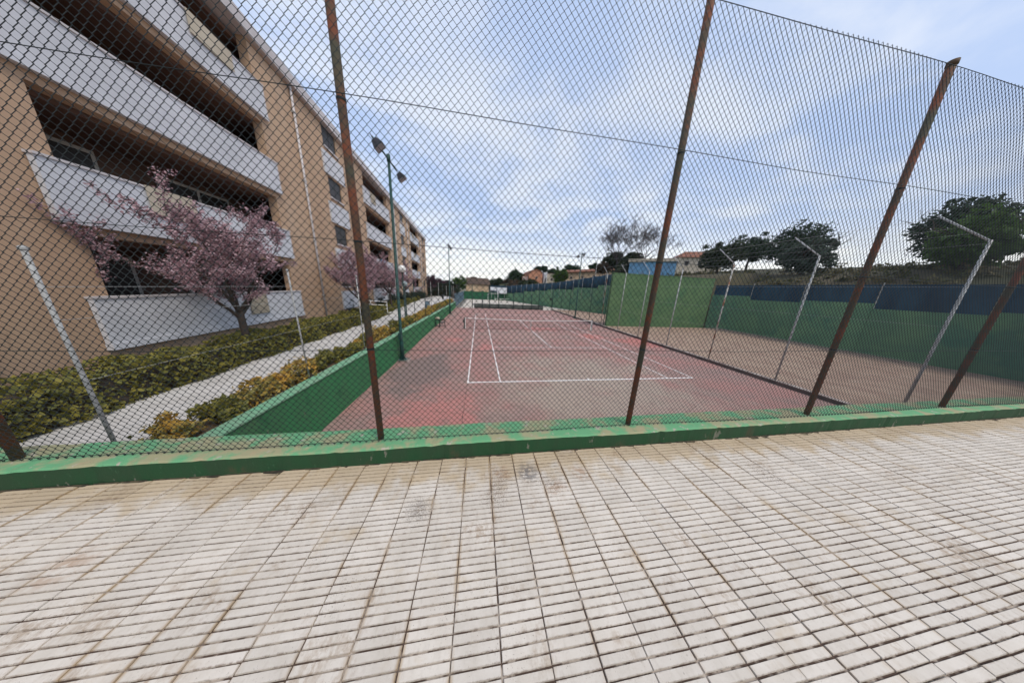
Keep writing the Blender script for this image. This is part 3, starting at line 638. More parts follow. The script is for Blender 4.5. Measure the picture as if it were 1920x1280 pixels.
pf = empty('path_fence', (-4.02, 12, ZP)); tag(pf, 'row of thin grey fence posts and wires above the left green wall', 'fence')
pys = [-5.6, -2.5, 0.4, 4.4, 7.5, 10.6, 13.2, 17.0, 20.0, 23.0, 26.3, 29.4, 31.6]
for i, y in enumerate(pys):
    top = 4.12 if y < 21 else 3.8
    m = M_dark if i in (4, 5, 8) else M_galv
    lean = RND.uniform(-.04, .04)
    k = MB(); k.tube([(0, y-12, -.1), (lean, y-12, top-ZP)], .018, 8); po = k.build('post', m, pf, smooth=True)
    k = MB(); k.sphere((lean, y-12, top-ZP), .03, 8, 5); k.build('post_cap', m, po)
for z in (2.0, 2.7, 3.4, 3.75):
    k = MB(); k.tube([(0, pys[0]-12, z-ZP), (0, pys[-1]-12, z-ZP)], .0025, 4, False); k.build('wire', M_galv, pf)

ra = empty('white_railing', (-7.9, 10.9, ZP)); tag(ra, 'white slanting handrail of steps between the clipped hedges', 'railing')
for i in range(3):
    k = MB(); k.tube([(-1.5+i*.0, -.7, 1.25-.32*i), (.35, 1.1, .62-.30*i+.35)], .026, 6); k.build('rail', M_globe, ra)
for (x, y, h) in ((-1.5,-.7,1.3), (-.55,.2,1.1), (.35,1.1,1.0)):
    k = MB(); k.tube([(x,y,0),(x,y,h)], .028, 6); k.build('baluster', M_globe, ra)

# ------------------------------------------------------------------ right fence along the kerb
kf = empty('kerb_fence', (14.72, 12, .16)); tag(kf, 'tall wire fence with angled post tops along the right kerb', 'fence')
X = 0
kposts = [(15.0, 5.95, M_rustpale, True), (11.75, 5.85, M_galv, True), (8.75, 5.85, M_galv, True), (5.6, 5.85, M_galv, True), (2.4, 5.85, M_rustpale, True), (-.8, 5.85, M_galv, True), (-4, 5.85, M_galv, True), (17.9, 4.1, M_dark, False), (24.6, 4.1, M_dark, False), (28.2, 4.1, M_dark, False), (14.45, 5.8, M_dark, False)]
for y, h, m, arm in kposts:
    k = MB(); k.tube([(0, y-12, -.05), (0, y-12, h-.16)], .034, 10); po = k.build('post', m, kf, smooth=True)
    if arm:
        k = MB(); k.tube([(0, y-12, h-.19), (-.05, y-12+.95, h+.72)], .026, 8); k.build('angled_arm', M_galv, po, smooth=True)
for z in (2.0, 3.2, 4.4, 5.6):
    k = MB(); k.tube([(0, -16, z), (0, 3, z)], .003, 4, False); k.build('wire', M_galv, kf)
for s_ in (.25, .5, .95):
    k = MB(); k.tube([(-.05*s_, -16+.95*s_, 5.72+.8*s_), (-.05*s_, 3+.95*s_, 5.72+.8*s_)], .005 if s_ > .9 else .003, 4, False); k.build('barbed_wire', M_galv, kf)
for z in (.9, 1.75, 2.6):
    k = MB(); k.tube([(0, 3, z), (0, 19.6, z)], .012, 5, False); k.build('rail', M_dark, kf)

# ------------------------------------------------------------------ far end fence, gate, windbreak
ff = empty('end_fence', (6, 32.5, 0)); tag(ff, 'dark green post fence across the far end of the red court', 'fence')
for x, h in ((-.8,4.05),(1.05,2.9),(2.35,2.9),(4.1,3.0),(6.9,3.0),(8.75,3.9),(10.4,3.0),(11.85,4.0)):
    k = MB(); k.tube([(x-6,0,0),(x-6,0,h)], .065, 8); k.build('post', M_dark, ff, smooth=True)
for z in (1.55, 2.85):
    k = MB(); k.tube([(-6.8,0,z),(8.6,0,z)], .007, 4, False); k.build('wire', M_dark, ff)
ws = empty('windbreak_sheet', (6.15, 32.62, 0)); tag(ws, 'low dark grey windbreak cloth along the foot of the far fence', 'windbreak')
k = MB(); n = 60
for i in range(n+1):
    x = -6.6+13.25*i/n
    for z in (.05, .3, .55, .78): k.v.append((x, .03*math.sin(x*4.1+z*3)+.02*math.sin(x*9), z+.015*math.sin(x*5)))
for i in range(n):
    for j in range(3): k.f.append((i*4+j, i*4+4+j, i*4+5+j, i*4+1+j)); k.mi.append(0)
o = k.build('cloth', M_sheet, ws, smooth=True); o.modifiers.new('s', 'SOLIDIFY').thickness = .01
k = MB(); k.tube([(-6.6,0,.05),(6.65,0,.05)], .05, 8); k.build('bottom_roll', M_black, ws, smooth=True)
k = MB(); k.tube([(-6.6,0,.8),(6.65,0,.8)], .03, 8); k.build('top_rail', M_black, ws, smooth=True)
wp = boxobj('end_upright', (-6.78,-.06,0), (-6.68,.06,.85), M_board, ws)
gt = empty('court_gate', (13.7, 32.5, 0)); tag(gt, 'dark green gate post and gate with lock box at the far right corner', 'gate')
k = MB(); k.tube([(.85,0,0),(.85,0,4.2)], .075, 10); k.build('gate_post', M_dark, gt, smooth=True)
k = MB(); k.tube([(.62,0,0),(.62,0,2.6)], .04, 8); k.build('gate_stile', M_dark, gt, smooth=True)
k = MB(); k.tube([(-1.8,0,.95),(.62,0,.95)], .012, 6); k.build('gate_rail', M_dark, gt)
k = MB(); k.tube([(-1.8,0,2.55),(.62,0,2.55)], .012, 6); k.build('gate_rail', M_dark, gt)
k = MB(); k.box((.25,-.12,1.95),(.62,.08,2.35)); k.build('lock_box', M_black, gt, bevel=.03)
k = MB(); k.tube([(.45,0,2.3),(.45,0,2.75),(.7,0,2.75)], .02, 6); k.build('lock_bracket', M_black, gt)

bf = empty('steel_fence', (-3.85, 43, 0)); tag(bf, 'blue grey steel bar fence on the left of the pale far court', 'fence')
for i in range(58):
    y = -11+i*.39
    k = MB(); k.box((-.015,y-.015,.1),(.015,y+.015,2.35)); k.build('bar', M_bluesteel, bf)
for y in (-11.2, -3.6, 4.0, 11.6):
    k = MB(); k.box((-.04,y-.04,0),(.04,y+.04,2.6)); k.build('post', M_bluesteel, bf)
for z in (.35, 2.4):
    k = MB(); k.box((-.022,-11.2,z),(.022,11.6,z+.06)); k.build('rail', M_bluesteel, bf)
rb = MB(); rr = random.Random(2)
for i in range(160):
    y = rr.uniform(32.5, 58); x = -3.3+rr.uniform(-.35, .35); r = rr.uniform(.08, .24); b0 = len(rb.v)
    rb.sphere((x, y, r*.3), r, 6, 4, (1.2, 1.1, .7))
    for q in range(b0, len(rb.v)):
        v = rb.v[q]; rb.v[q] = (v[0]+rr.uniform(-.03,.03), v[1]+rr.uniform(-.03,.03), v[2]+rr.uniform(-.03,.03))
rub = rb.build('rubble_strip', mat('grey rubble', (.17,.17,.16), (.25,.24,.22), 3, .95)); tag(rub, 'strip of grey rubble along the foot of the blue grey steel fence', 'rubble', kind='stuff')

# ------------------------------------------------------------------ walls of the far court and the right side
ew = empty('green_end_wall', (2, 61, 0)); tag(ew, 'deep green wall closing the far end of the pale court', 'wall')
k = MB(); k.box((-6.2,0,-.2),(6.8,.3,2.25)); k.build('wall', M_endgreen, ew)
k = MB(); k.box((-6.25,-.04,2.25),(6.85,.34,2.33)); k.build('coping', M_wgreen, ew)

sw = empty('stepped_green_wall', (WP0.x, WP0.y, 0), math.atan2(wdir.y, wdir.x)); tag(sw, 'long green rendered wall stepping up towards the right', 'wall')
# local x runs from the near end to the far end; local -y faces the court? -> decide by normal
secs = [(-.2,2.35,5.08),(2.35,8.2,4.55),(8.2,13.4,4.12),(13.4,16.5,3.95),(16.5,21.5,3.6),(21.5,26.5,3.2),(26.5,31.5,2.65),(31.5,36.9,2.3)]
for i, (a, b, h) in enumerate(secs):
    k = MB(); k.box((a+.01,-.28-.004*i,-.3),(b-.01,.02+.004*i,h)); k.build('wall_section', M_step, sw)
wsn = empty('navy_windscreen', (WP0.x, WP0.y, 0), math.atan2(wdir.y, wdir.x)); tag(wsn, 'navy blue windscreen cloth on posts above the stepped green wall', 'windscreen')
def toph(u): return 7.0-.105*u if u < 14 else 5.53-.047*(u-14)
us = [-.2, .95, 3.72, 6.0, 8.4, 10.5, 12.4, 15.0, 17.6, 20.2, 22.8, 25.4, 28.0, 30.6, 33.4, 36.8]
for i in range(len(us)-1):
    a, b = us[i], us[i+1]; k = MB(); n = 8
    for q in range(n+1):
        u = a+(b-a)*q/n; sagz = .10*math.sin(math.pi*q/n)
        hb = [h for (s0, s1, h) in secs if s0-.01 <= u <= s1+.01][0]-.05
        zt = toph(u)-sagz
        for f in (0, .5, 1): k.v.append((u, -.13+.05*math.sin(u*3.3+f*4)*(1 if 0 < q < n else .3), hb+(zt-hb)*f))
    for q in range(n):
        for f in range(2): k.f.append((q*3+f, q*3+3+f, q*3+4+f, q*3+1+f)); k.mi.append(0)
    o = k.build('cloth_panel', M_screen, wsn, smooth=True); o.modifiers.new('s', 'SOLIDIFY').thickness = .008
for i, u in enumerate(us):
    k = MB(); k.tube([(u,.06,2.3),(u,.06,toph(u)+.12)], .03, 7); k.build('post', M_galv, wsn, smooth=True)
k = MB(); k.tube([(u, -.06, toph(u)+.02) for u in us], .008, 5); k.build('top_wire', M_galv, wsn)
tp = empty('tall_pole', (21.95, 31.0, 0)); tag(tp, 'thin bare galvanised pole rising above the navy windscreen', 'pole')
k = MB(); k.tube([(0,0,0),(0,0,11.4)], [.055,.04], 8); k.build('pole', M_galv, tp, smooth=True); k = MB(); k.sphere((0,0,11.42), .05, 8, 5); k.build('pole_cap', M_galv, tp)

pw = empty('practice_wall', (15.0, 14.35, .12)); tag(pw, 'tall flat green rendered wall standing side-on beyond the right kerb', 'wall')
k = MB(); k.box((0,0,-.3),(13.2,.32,5.86)); k.build('wall', M_panel, pw, bevel=.02)
k = MB(); k.box((-.05,-.03,5.863),(13.25,.35,5.93)); k.build('coping', M_panel, pw)
es = empty('end_windscreen', (6.6, 61.15, 0)); tag(es, 'navy cloth strip behind the white boards above the far green wall', 'windscreen')
for i in range(3):
    k = MB(); k.box((-2.6+i*1.62,-.005,2.34),(-1.0+i*1.62,.005,4.4)); k.build('cloth_panel', M_screen, es)
for i in range(4):
    k = MB(); k.tube([(-2.6+i*1.62,.05,2.2),(-2.6+i*1.62,.05,4.5)], .035, 6); k.build('post', M_galv, es)
sw2 = empty('side_green_wall', (30.4, 4, 0)); tag(sw2, 'green rendered wall with navy cloth to the right of the tall practice wall', 'wall')
for i in range(6):
    h = 3.4+.3*(i % 2)+.1*i
    k = MB(); k.box((-.004*i,-12+i*4.0,-.3),(.3+.004*i,-8.02+i*4.0,h)); k.build('wall_section', M_step, sw2)
for i in range(6):
    k = MB(); h = 3.4+.3*(i % 2)+.1*i
    k.box((.1,-11.97+i*4.0,h-.05),(.115,-8.05+i*4.0,5.4)); k.build('cloth_panel', M_screen, sw2)
    k = MB(); k.tube([(.16,-12+i*4.0,2.9),(.16,-12+i*4.0,5.55)], .03, 7); k.build('post', M_galv, sw2)

# far court furniture
for x0, x1, z0, z1, lab in ((3.85,5.75,2.9,3.9,'smaller white notice board on posts by the far green wall'), (5.9,9.0,2.05,3.85,'larger white board on posts by the far green wall')):
    t = empty('white_board', ((x0+x1)/2, 60.2, 0)); tag(t, lab, 'board', 'white boards at the far court')
    wd = (x1-x0)/2
    k = MB(); k.box((-wd,-.03,z0),(wd,.03,z1)); bo = k.build('panel', M_board, t)
    for (a, b, c, d) in ((-wd,wd,z0-.04,z0),(-wd,wd,z1,z1+.04)):
        k = MB(); k.box((a,-.045,c),(b,.045,d)); k.build('frame', M_galv, bo)
    for s_ in (-.55, .55):
        k = MB(); k.tube([(s_*wd,.1,0),(s_*wd,.1,z1-.1)], .05, 8); k.build('post', M_galv, t)
gl = empty('football_goal', (4.6, 58.5, 0)); tag(gl, 'white football goal frame in front of the far green wall', 'goal')
for pts, nm in (([(-1.5,0,0),(-1.5,0,2.0)],'goal_post'), ([(1.5,0,0),(1.5,0,2.0)],'goal_post'), ([(-1.55,0,2.0),(1.55,0,2.0)],'crossbar'), ([(-1.5,0,2.0),(-1.5,1.0,0)],'back_stay'), ([(1.5,0,2.0),(1.5,1.0,0)],'back_stay')):
    k = MB(); k.tube(pts, .05, 8); k.build(nm, M_globe, gl, smooth=True)
be = empty('white_bench', (7.6, 59.0, 0)); tag(be, 'long low white bench in front of the far green wall', 'bench')
boxobj('seat', (-2.5,-.2,.45), (2.5,.2,.53), M_globe, be)
for x in (-2.2,-.7,.8,2.3): boxobj('leg', (x-.05,-.18,0), (x+.05,.18,.45), M_globe, be)

# ------------------------------------------------------------------ apartment building on the left
ab = empty('apartment_building', (-11.42, 45.2, 0), math.atan2(-.998, .0642)); tag(ab, 'four-storey ochre apartment block with white balconies left of the path', 'building')
LEN = 55.0; ZG = 1.2; ST = 2.81; ZT = 13.12
cols = [('w', 2.35, 3.85), ('l', 8.3, 14.35), ('w', 18.3, 19.9), ('l', 25.0, 31.0), ('w', 35.0, 36.5), ('l', 41.2, 47.2), ('w', 50.6, 52.1)]
k = MB(); e = 0.0; T = .32
def piece(a, b, z0, z1): k.box((a,-T,z0),(b,0,z1))
for c, a, b in cols:
    piece(e, a, ZG, ZT); e = b
piece(e, LEN, ZG, ZT)
ops = []
for c, a, b in cols:
    zt = ZT
    for s_ in range(4):
        top = 13.12-ST*s_ if s_ else ZT-.02
        bot = 11.72-ST*s_ if c == 'l' else (11.95-ST*s_)
        if s_: piece(a, b, top, zt)
        ops.append((c, a, b, bot, top, s_)); zt = bot
    piece(a, b, ZG, zt)
k.box((0,-12,ZG),(T,-T,ZT)); k.box((LEN-T,-12,ZG),(LEN,-T,ZT)); k.box((T,-12,ZG),(LEN-T,-11.7,ZT))
k.build('wall', M_facade, ab)
k = MB(); k.box((-.3,-12.3,ZT),(LEN+.3,.22,13.62)); rf = k.build('roof_fascia', M_fascia, ab, bevel=.02)
k = MB(); k.box((5,-7,13.62),(9,-4,15.2)); k.build('stair_head', M_facade, rf); k = MB(); k.box((24,-7,13.62),(28,-4,15.2)); k.build('stair_head', M_facade, rf)
for s_ in range(5):
    k = MB(); z = 10.33+ST-ST*s_ if s_ else 13.0
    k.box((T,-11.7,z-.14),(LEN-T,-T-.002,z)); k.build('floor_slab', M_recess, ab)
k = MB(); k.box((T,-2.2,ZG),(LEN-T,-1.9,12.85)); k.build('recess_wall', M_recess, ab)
rr = random.Random(8)
for c, a, b, bot, top, s_ in ops:
    if c == 'l':
        t = MB(); t.box((a-.25,.003,bot-1.22),(b+.35,.14,bot-1.07)); bal = t.build('balcony', M_parapet, ab)
        t = MB(); t.box((a-.25,.02,bot-1.07),(b+.35,.12,bot)); t.build('parapet', M_parapet, bal)
        t = MB(); t.box((a-.27,.005,bot),(b+.37,.15,bot+.05)); t.build('cap', M_fascia, bal)
        t = MB(); t.box((a+.02,-1.85,bot-1.0),(a+2.4,-1.80,top-.35)); dr = t.build('balcony_door', M_frame, ab); t = MB(); t.box((a+.12,-1.80,bot-.9),(a+1.15,-1.78,top-.45)); t.build('pane', M_pane, dr); t = MB(); t.box((a+1.27,-1.80,bot-.9),(a+2.3,-1.78,top-.45)); t.build('pane', M_pane, dr)
        t = MB(); t.box((b-2.3,-1.85,bot-.3),(b-.7,-1.80,top-.35)); dr = t.build('window', M_frame, ab); t = MB(); t.box((b-2.2,-1.80,bot-.2),(b-.8,-1.78,top-.45)); t.build('pane', M_pane, dr)
    else:
        t = MB(); t.box((a+.002,-.2,bot+.002),(b-.002,-.06,top-.002)); wi = t.build('window', M_shutter, ab)
        t = MB(); t.box((a+.08,-.06,bot+.08),((a+b)/2-.03,-.05,top-.08)); t.build('pane', M_pane, wi)
        t = MB(); t.box(((a+b)/2+.03,-.06,bot+.08),(b-.08,-.05,top-.08)); t.build('pane', M_pane, wi)
        t = MB(); t.box((a-.06,.003,bot-.08),(b+.06,.10,bot)); t.build('sill', M_fascia, wi)
        if a > 10 and s_ < 4:
            t = MB(); t.box((a-.5,.003,bot-1.55),(b+.35,.09,bot-.32)); t.build('spandrel_panel', M_parapet, ab)
for u in (6.2, 16.3, 22.6, 33.2, 39.0, 49.0):
    t = MB(); t.tube([(u,.07,ZG),(u,.07,13.1)], .05, 8); dp = t.build('downpipe', M_fascia, ab, smooth=True)
    for z in (3, 6, 9, 12):
        t = MB(); t.box((u-.08,.003,z),(u+.08,.125,z+.05)); t.build('pipe_clip', M_galv, dp)
for c, a, b, bot, top, s_ in ops:
    if c == 'l' and rr.random() < .6:
        x = a+rr.uniform(.6, 4.2); t = MB(); t.box((x,.16,bot-rr.uniform(.5, .85)),(x+rr.uniform(.7, 1.4),.175,bot+.06)); t.build('hanging_cloth', rr.choice((M_beige, M_board, M_blue, M_cream)), ab)
# ------------------------------------------------------------------ houses beyond
def window_on(parent, x, y, z, w_, h_, m=M_pane):
    t = MB(); t.box((x-w_/2, y-.06, z), (x+w_/2, y-.003, z+h_)); f = t.build('window', M_frame, parent); t = MB(); t.box((x-w_/2+.07, y-.075, z+.07), (x+w_/2-.07, y-.06, z+h_-.07)); t.build('pane', m, f)
hs_ = empty('tan_house', (-.25, 78, 0)); tag(hs_, 'tan house with a brown tiled roof beyond the far green wall', 'house')
k = MB(); k.box((-4.3,0,-.3),(4.3,9,4.85)); k.build('wall', M_house, hs_)
k = MB(); k.add([(-4.7,-.5,4.7),(4.95,-.5,4.7),(4.95,9.5,4.7),(-4.7,9.5,4.7),(-4.3,3.6,7.1),(4.3,3.6,7.1),(4.3,5.4,7.1),(-4.3,5.4,7.1)], [(0,1,5,4),(1,2,6,5),(2,3,7,6),(3,0,4,7),(4,5,6,7),(3,2,1,0)]); rf = k.build('roof', M_roof, hs_)
k = MB(); k.box((-2.7,3.2,6.9),(-.2,5.2,7.45)); k.build('roof_box', M_roof, rf)
k = MB(); k.tube([(-2.5,3.5,7.0),(-2.5,3.5,9.0)], .05, 6); k.tube([(-2.8,3.5,8.6),(-2.2,3.5,8.6)], .03, 5); k.build('aerial', M_galv, rf)
k = MB(); k.tube([(4.42,-.12,0),(4.42,-.12,4.7)], .06, 6); k.build('downpipe', M_frame, hs_)
window_on(hs_, -2.2, 0, 1.2, 1.1, 1.2); window_on(hs_, 2.0, 0, 1.2, 1.1, 1.2)

ob = empty('orange_building', (24.4, 85, 0)); tag(ob, 'orange brick building with a curved gable among the dark trees', 'building')
k = MB(); k.v = []; prof = [(-3.0,10.0),(-2.2,10.9),(-1.1,11.55),(0.1,11.75),(1.4,11.35),(2.7,10.5)]
pp = [(-3.0,1.0)]+prof+[(2.7,1.0)]; nP = len(pp)
for y in (0, 16): k.v += [(x, y, z) for x, z in pp]
k.f = [tuple(range(nP)), tuple(range(2*nP-1, nP-1, -1))]+[(i, i+nP, (i+1) % nP+nP, (i+1) % nP) for i in range(nP)]; k.mi = [0]*len(k.f)
k.build('wall', M_orange, ob)
k = MB()
for (a, b) in zip(prof[:-1], prof[1:]):
    k.add([(a[0],-.25,a[1]+.02),(b[0],-.25,b[1]+.02),(b[0],16.2,b[1]+.02),(a[0],16.2,a[1]+.02),(a[0],-.25,a[1]+.25),(b[0],-.25,b[1]+.25),(b[0],16.2,b[1]+.25),(a[0],16.2,a[1]+.25)], [(0,3,2,1),(4,5,6,7),(0,1,5,4),(1,2,6,5),(2,3,7,6),(3,0,4,7)])
k.build('roof', M_redroof, ob)
window_on(ob, .2, 0, 8.0, .9, 1.1); window_on(ob, -1.4, 0, 4.6, .9, 1.1)
k = MB(); k.box((-5.6,1.5,1),(-3.05,15,9.0)); wg = k.build('side_wing', M_orange, ob)
for i in range(4):
    k = MB(); k.box((-5.5+i*.62,1.36,4.5),(-5.2+i*.62,1.497,8.9)); k.build('white_pier', M_fascia, wg)

cb = empty('cream_building', (30.2, 86, 0)); tag(cb, 'cream flat-roofed house between the orange building and the round green tree', 'house')
k = MB(); k.box((-.9,0,1),(3.4,9,10.6)); k.build('wall', M_cream, cb); k = MB(); k.box((-2.3,-.6,1),(-.92,5,10.9)); k.build('grey_bay', M_parapet, cb)
k = MB(); k.box((-1.0,-.15,10.603),(3.55,9.2,10.85)); k.build('roof_edge', M_roof, cb); window_on(cb, 1.4, 0, 7.6, 1.1, 1.2); window_on(cb, -1.6, -.6, 6.5, .7, 2.2)

lb = empty('long_building', (40.5, 70, 0), rad(-6)); tag(lb, 'long tan building with a terracotta roof edge above the windscreen', 'building')
k = MB(); k.add([(-9.5,0,1),(14,0,1),(14,10,1),(-9.5,10,1),(-9.5,0,10.1),(14,0,12.2),(14,10,12.2),(-9.5,10,10.1)], [(0,1,5,4),(1,2,6,5),(2,3,7,6),(3,0,4,7),(4,5,6,7)]); k.build('wall', M_longtan, lb)
k = MB(); k.add([(-10,-.7,10.0),(14.5,-.7,12.2),(14.5,5,13.2),(-10,5,11.0),(-10,-.7,10.25),(14.5,-.7,12.45),(14.5,5,13.45),(-10,5,11.25)], [(0,3,2,1),(4,5,6,7),(0,1,5,4),(1,2,6,5),(2,3,7,6),(3,0,4,7)]); k.build('roof', M_redroof, lb)
for i in range(5): window_on(lb, -6.5+i*4.2, 0, 8.0+i*.35, 1.0, 1.0)

bb = empty('blue_shed', (34.9, 40, 0), rad(-37)); tag(bb, 'blue panelled shed with a pale roof edge on the right hillside', 'shed')
for i in range(6):
    k = MB(); k.box((i*1.5,0,3),(1.47+i*1.5,.1,10.9)); k.build('wall_panel', M_blue, bb)
k = MB(); k.box((0,.1,3),(8.97,5,10.9)); k.build('wall', M_blue, bb)
k = MB(); k.box((-.3,-.4,10.903),(9.4,5.3,11.55)); k.build('roof_edge', M_cream, bb)
hh = empty('white_hill_house', (70, 55, 0), rad(-25)); tag(hh, 'cream house with a terracotta roof on the hill at far right', 'house')
k = MB(); k.box((-6,0,4),(6,9,16)); k.build('wall', M_cream, hh)
k = MB(); k.add([(-6.6,-.6,15.9),(6.6,-.6,15.9),(6.6,9.6,15.9),(-6.6,9.6,15.9),(-3,4.5,18.3),(3,4.5,18.3)], [(0,1,5,4),(1,2,5),(2,3,4,5),(3,0,4),(3,2,1,0)]); k.build('roof', M_redroof, hh)
for i in range(3): window_on(hh, -3.6+i*3.6, 0, 13.4, 1.2, 1.4); window_on(hh, -3.6+i*3.6, 0, 10.2, 1.2, 1.4)

# ------------------------------------------------------------------ trees and plants
def crown_mesh(name, c, r, nclump, per, leaf, m, seed, parent, flat=0.0, hollow=0.35, spread=0.26):
    rs = np.random.RandomState(seed)
    V = np.zeros((nclump*per, 4, 3)); n = 0
    for q in range(nclump):
        while True:
            p = rs.uniform(-1, 1, 3); l = np.linalg.norm(p)
            if hollow < l < 1: break
        an = np.arctan2(p[1], p[0]); p = p*(.82+.16*np.sin(2*an+seed)+.12*np.sin(5*an+2.3*seed+2*p[2]))
        if flat: p[2] = abs(p[2])*(1-flat)-flat*.2
        s_ = spread*(.6+.8*rs.rand())
        d = rs.normal(0, 1, (per, 3)); d /= np.linalg.norm(d, axis=1)[:, None]; d *= (rs.rand(per)**.45)[:, None]*s_*np.array([1, 1, .75])
        P = (p*(1-.5*s_)+d)*np.array(r)+np.array(c)
        a = rs.normal(0, 1, (per, 3)); a /= np.linalg.norm(a, axis=1)[:, None]
        b = np.cross(a, rs.normal(0, 1, (per, 3))); b /= np.linalg.norm(b, axis=1)[:, None]
        sz = leaf*(.45+1.0*rs.rand(per)**1.5)[:, None]
        V[n:n+per, 0] = P-a*sz; V[n:n+per, 1] = P+b*sz*.55; V[n:n+per, 2] = P+a*sz; V[n:n+per, 3] = P-b*sz*.55; n += per
    V = V.reshape(-1, 3)
    me = bpy.data.meshes.new(name); me.vertices.add(len(V)); me.vertices.foreach_set('co', V.ravel())
    nf = len(V)//4; me.loops.add(nf*4); me.loops.foreach_set('vertex_index', np.arange(nf*4)); me.polygons.add(nf); me.polygons.foreach_set('loop_start', np.arange(nf)*4)
    me.materials.append(m); me.update(calc_edges=True)
    o = bpy.data.objects.new(name, me); COL.objects.link(o); o.parent = parent; return o
def limbs(k, p, d, L, r, depth, rr, up_=.15, n=6, split=(2, 3), ratio=.72, rlim=.006):
    pts = [Vector(p)]; rs_ = [r]; dd = Vector(d).normalized()
    for i in range(3):
        dd = (dd+Vector((rr.uniform(-1,1), rr.uniform(-1,1), rr.uniform(-.6,1)))*.16+Vector((0,0,up_*.25))).normalized()
        pts.append(pts[-1]+dd*L/3); rs_.append(max(rlim, r*(1-.38*(i+1)/3)))
    k.tube(pts, rs_, max(3, n), False)
    if depth:
        for j in range(rr.randint(*split)):
            ax = Vector((rr.uniform(-1,1), rr.uniform(-1,1), rr.uniform(-.3,.7))).normalized()
            nd = (dd*.75+ax*.75).normalized(); start = pts[rr.choice((2, 3, 3))]
            limbs(k, start, nd, L*ratio*rr.uniform(.8, 1.15), max(rlim, rs_[-1]*.75), depth-1, rr, up_, n-1, split, ratio, rlim)
def tree(name, x, y, z0, ctr, rad_, label, lm, seed, group, nclump=60, per=60, leaf=.12, trunk_r=.14, bark=M_bark, cat='tree', depth=2, **kw):
    t = empty(name, (x, y, z0)); tag(t, label, cat, group); rr = random.Random(seed)
    k = MB(); h = ctr-z0
    k.tube([(0,0,-.3),(rr.uniform(-.1,.1),rr.uniform(-.1,.1),h*.35),(rr.uniform(-.2,.2),rr.uniform(-.2,.2),h*.75)], [trunk_r, trunk_r*.8, trunk_r*.6], 8)
    top = k.v[-1]
    for i in range(4):
        a = i*1.57+rr.uniform(-.4,.4); limbs(k, (top[0]*.6, top[1]*.6, h*rr.uniform(.5,.72)), (math.cos(a), math.sin(a), .9), max(rad_[2]*.7, .4), trunk_r*.45, depth, rr)
    k.build('trunk', bark, t, smooth=True)
    crown_mesh('crown', (0,0,h), rad_, nclump, per, leaf, lm, seed, t, **kw); return t
def limb_points(p, d, L, r, depth, rr, k, out, up_=.2):
    pts = [Vector(p)]; dd = Vector(d).normalized(); rs_ = [r]
    for i in range(4):
        dd = (dd+Vector((rr.uniform(-1,1), rr.uniform(-1,1), rr.uniform(-.6,.8)))*.22+Vector((0,0,up_*.2))).normalized(); pts.append(pts[-1]+dd*L/4); rs_.append(max(.004, r*(1-.45*(i+1)/4)))
    k.tube(pts, rs_, 5 if depth > 1 else 3, False)
    if depth <= 2:
        for a, b in zip(pts[:-1], pts[1:]):
            for f in (0, .33, .66): out.append(a.lerp(b, f))
    if depth:
        for j in range(rr.randint(3, 4)):
            ax = Vector((rr.uniform(-1,1), rr.uniform(-1,1), rr.uniform(-.5,.8))).normalized()
            limb_points(pts[rr.choice((1, 2, 3, 4, 4))], (dd*.7+ax*.8).normalized(), L*rr.uniform(.55, .8), max(.004, rs_[-1]*.7), depth-1, rr, k, out, up_)
def blossom_tree(x, y, h, L0, label, seed, group, per=9, lm=None):
    t = empty('plum_tree', (x, y, ZP)); tag(t, label, 'tree', group); rr = random.Random(seed); k = MB(); out = []
    k.tube([(0,0,-.2),(.04,.03,h*.5),(.0,.06,h)], [.11,.09,.08], 9)
    for i in range(6):
        a = i*1.05+rr.uniform(-.3,.3); limb_points((0,.05,h*rr.uniform(.82,1)), (math.cos(a)*.8, math.sin(a)*.8, rr.uniform(.5,1.5)), L0, .05, 3, rr, k, out)
    k.build('trunk', M_bark, t, smooth=True)
    rs = np.random.RandomState(seed); B = np.repeat(np.array([tuple(v) for v in out]), per, 0); n = len(B); P = B+rs.normal(0, .045, (n, 3))
    aa = rs.normal(0, 1, (n, 3)); aa /= np.linalg.norm(aa, axis=1)[:, None]; b_ = np.cross(aa, rs.normal(0, 1, (n, 3))); b_ /= np.linalg.norm(b_, axis=1)[:, None]
    sz = (.016+.026*rs.rand(n)**2)[:, None]; V = np.stack([P-aa*sz, P+b_*sz*.7, P+aa*sz, P-b_*sz*.7], 1).reshape(-1, 3)
    me = bpy.data.meshes.new('blossom'); me.vertices.add(len(V)); me.vertices.foreach_set('co', V.ravel()); me.loops.add(len(V)); me.loops.foreach_set('vertex_index', np.arange(len(V))); me.polygons.add(n); me.polygons.foreach_set('loop_start', np.arange(n)*4); me.materials.append(lm or L_plum); me.update(calc_edges=True)
    o = bpy.data.objects.new('blossom', me); COL.objects.link(o); o.parent = t; return n
G1 = 'blossoming plum trees along the path'
blossom_tree(-7.75, 13.4, 1.7, 1.75, 'pink-blossomed plum tree nearest the left light pole', 1, G1, 9)
blossom_tree(-8.1, 18.6, 1.7, 1.35, 'reddish plum tree just right of the left light pole, before the balconies', 2, G1, 4)
tree('plum_tree', -8.9, 37.5, ZP, 4.4, (1.4,1.6,1.7), 'dark purple plum tree at the corner of the apartment block', L_plumdark, 3, G1, 60, 80, .09, .1)
blossom_tree(-6.95, 6.6, 1.6, 1.6, 'pink-blossomed plum tree left of the nearest light pole, before the hedge', 4, G1, 8)
blossom_tree(-7.05, -.6, 1.6, 1.6, 'pink-blossomed plum tree at the far left edge', 5, G1, 8)
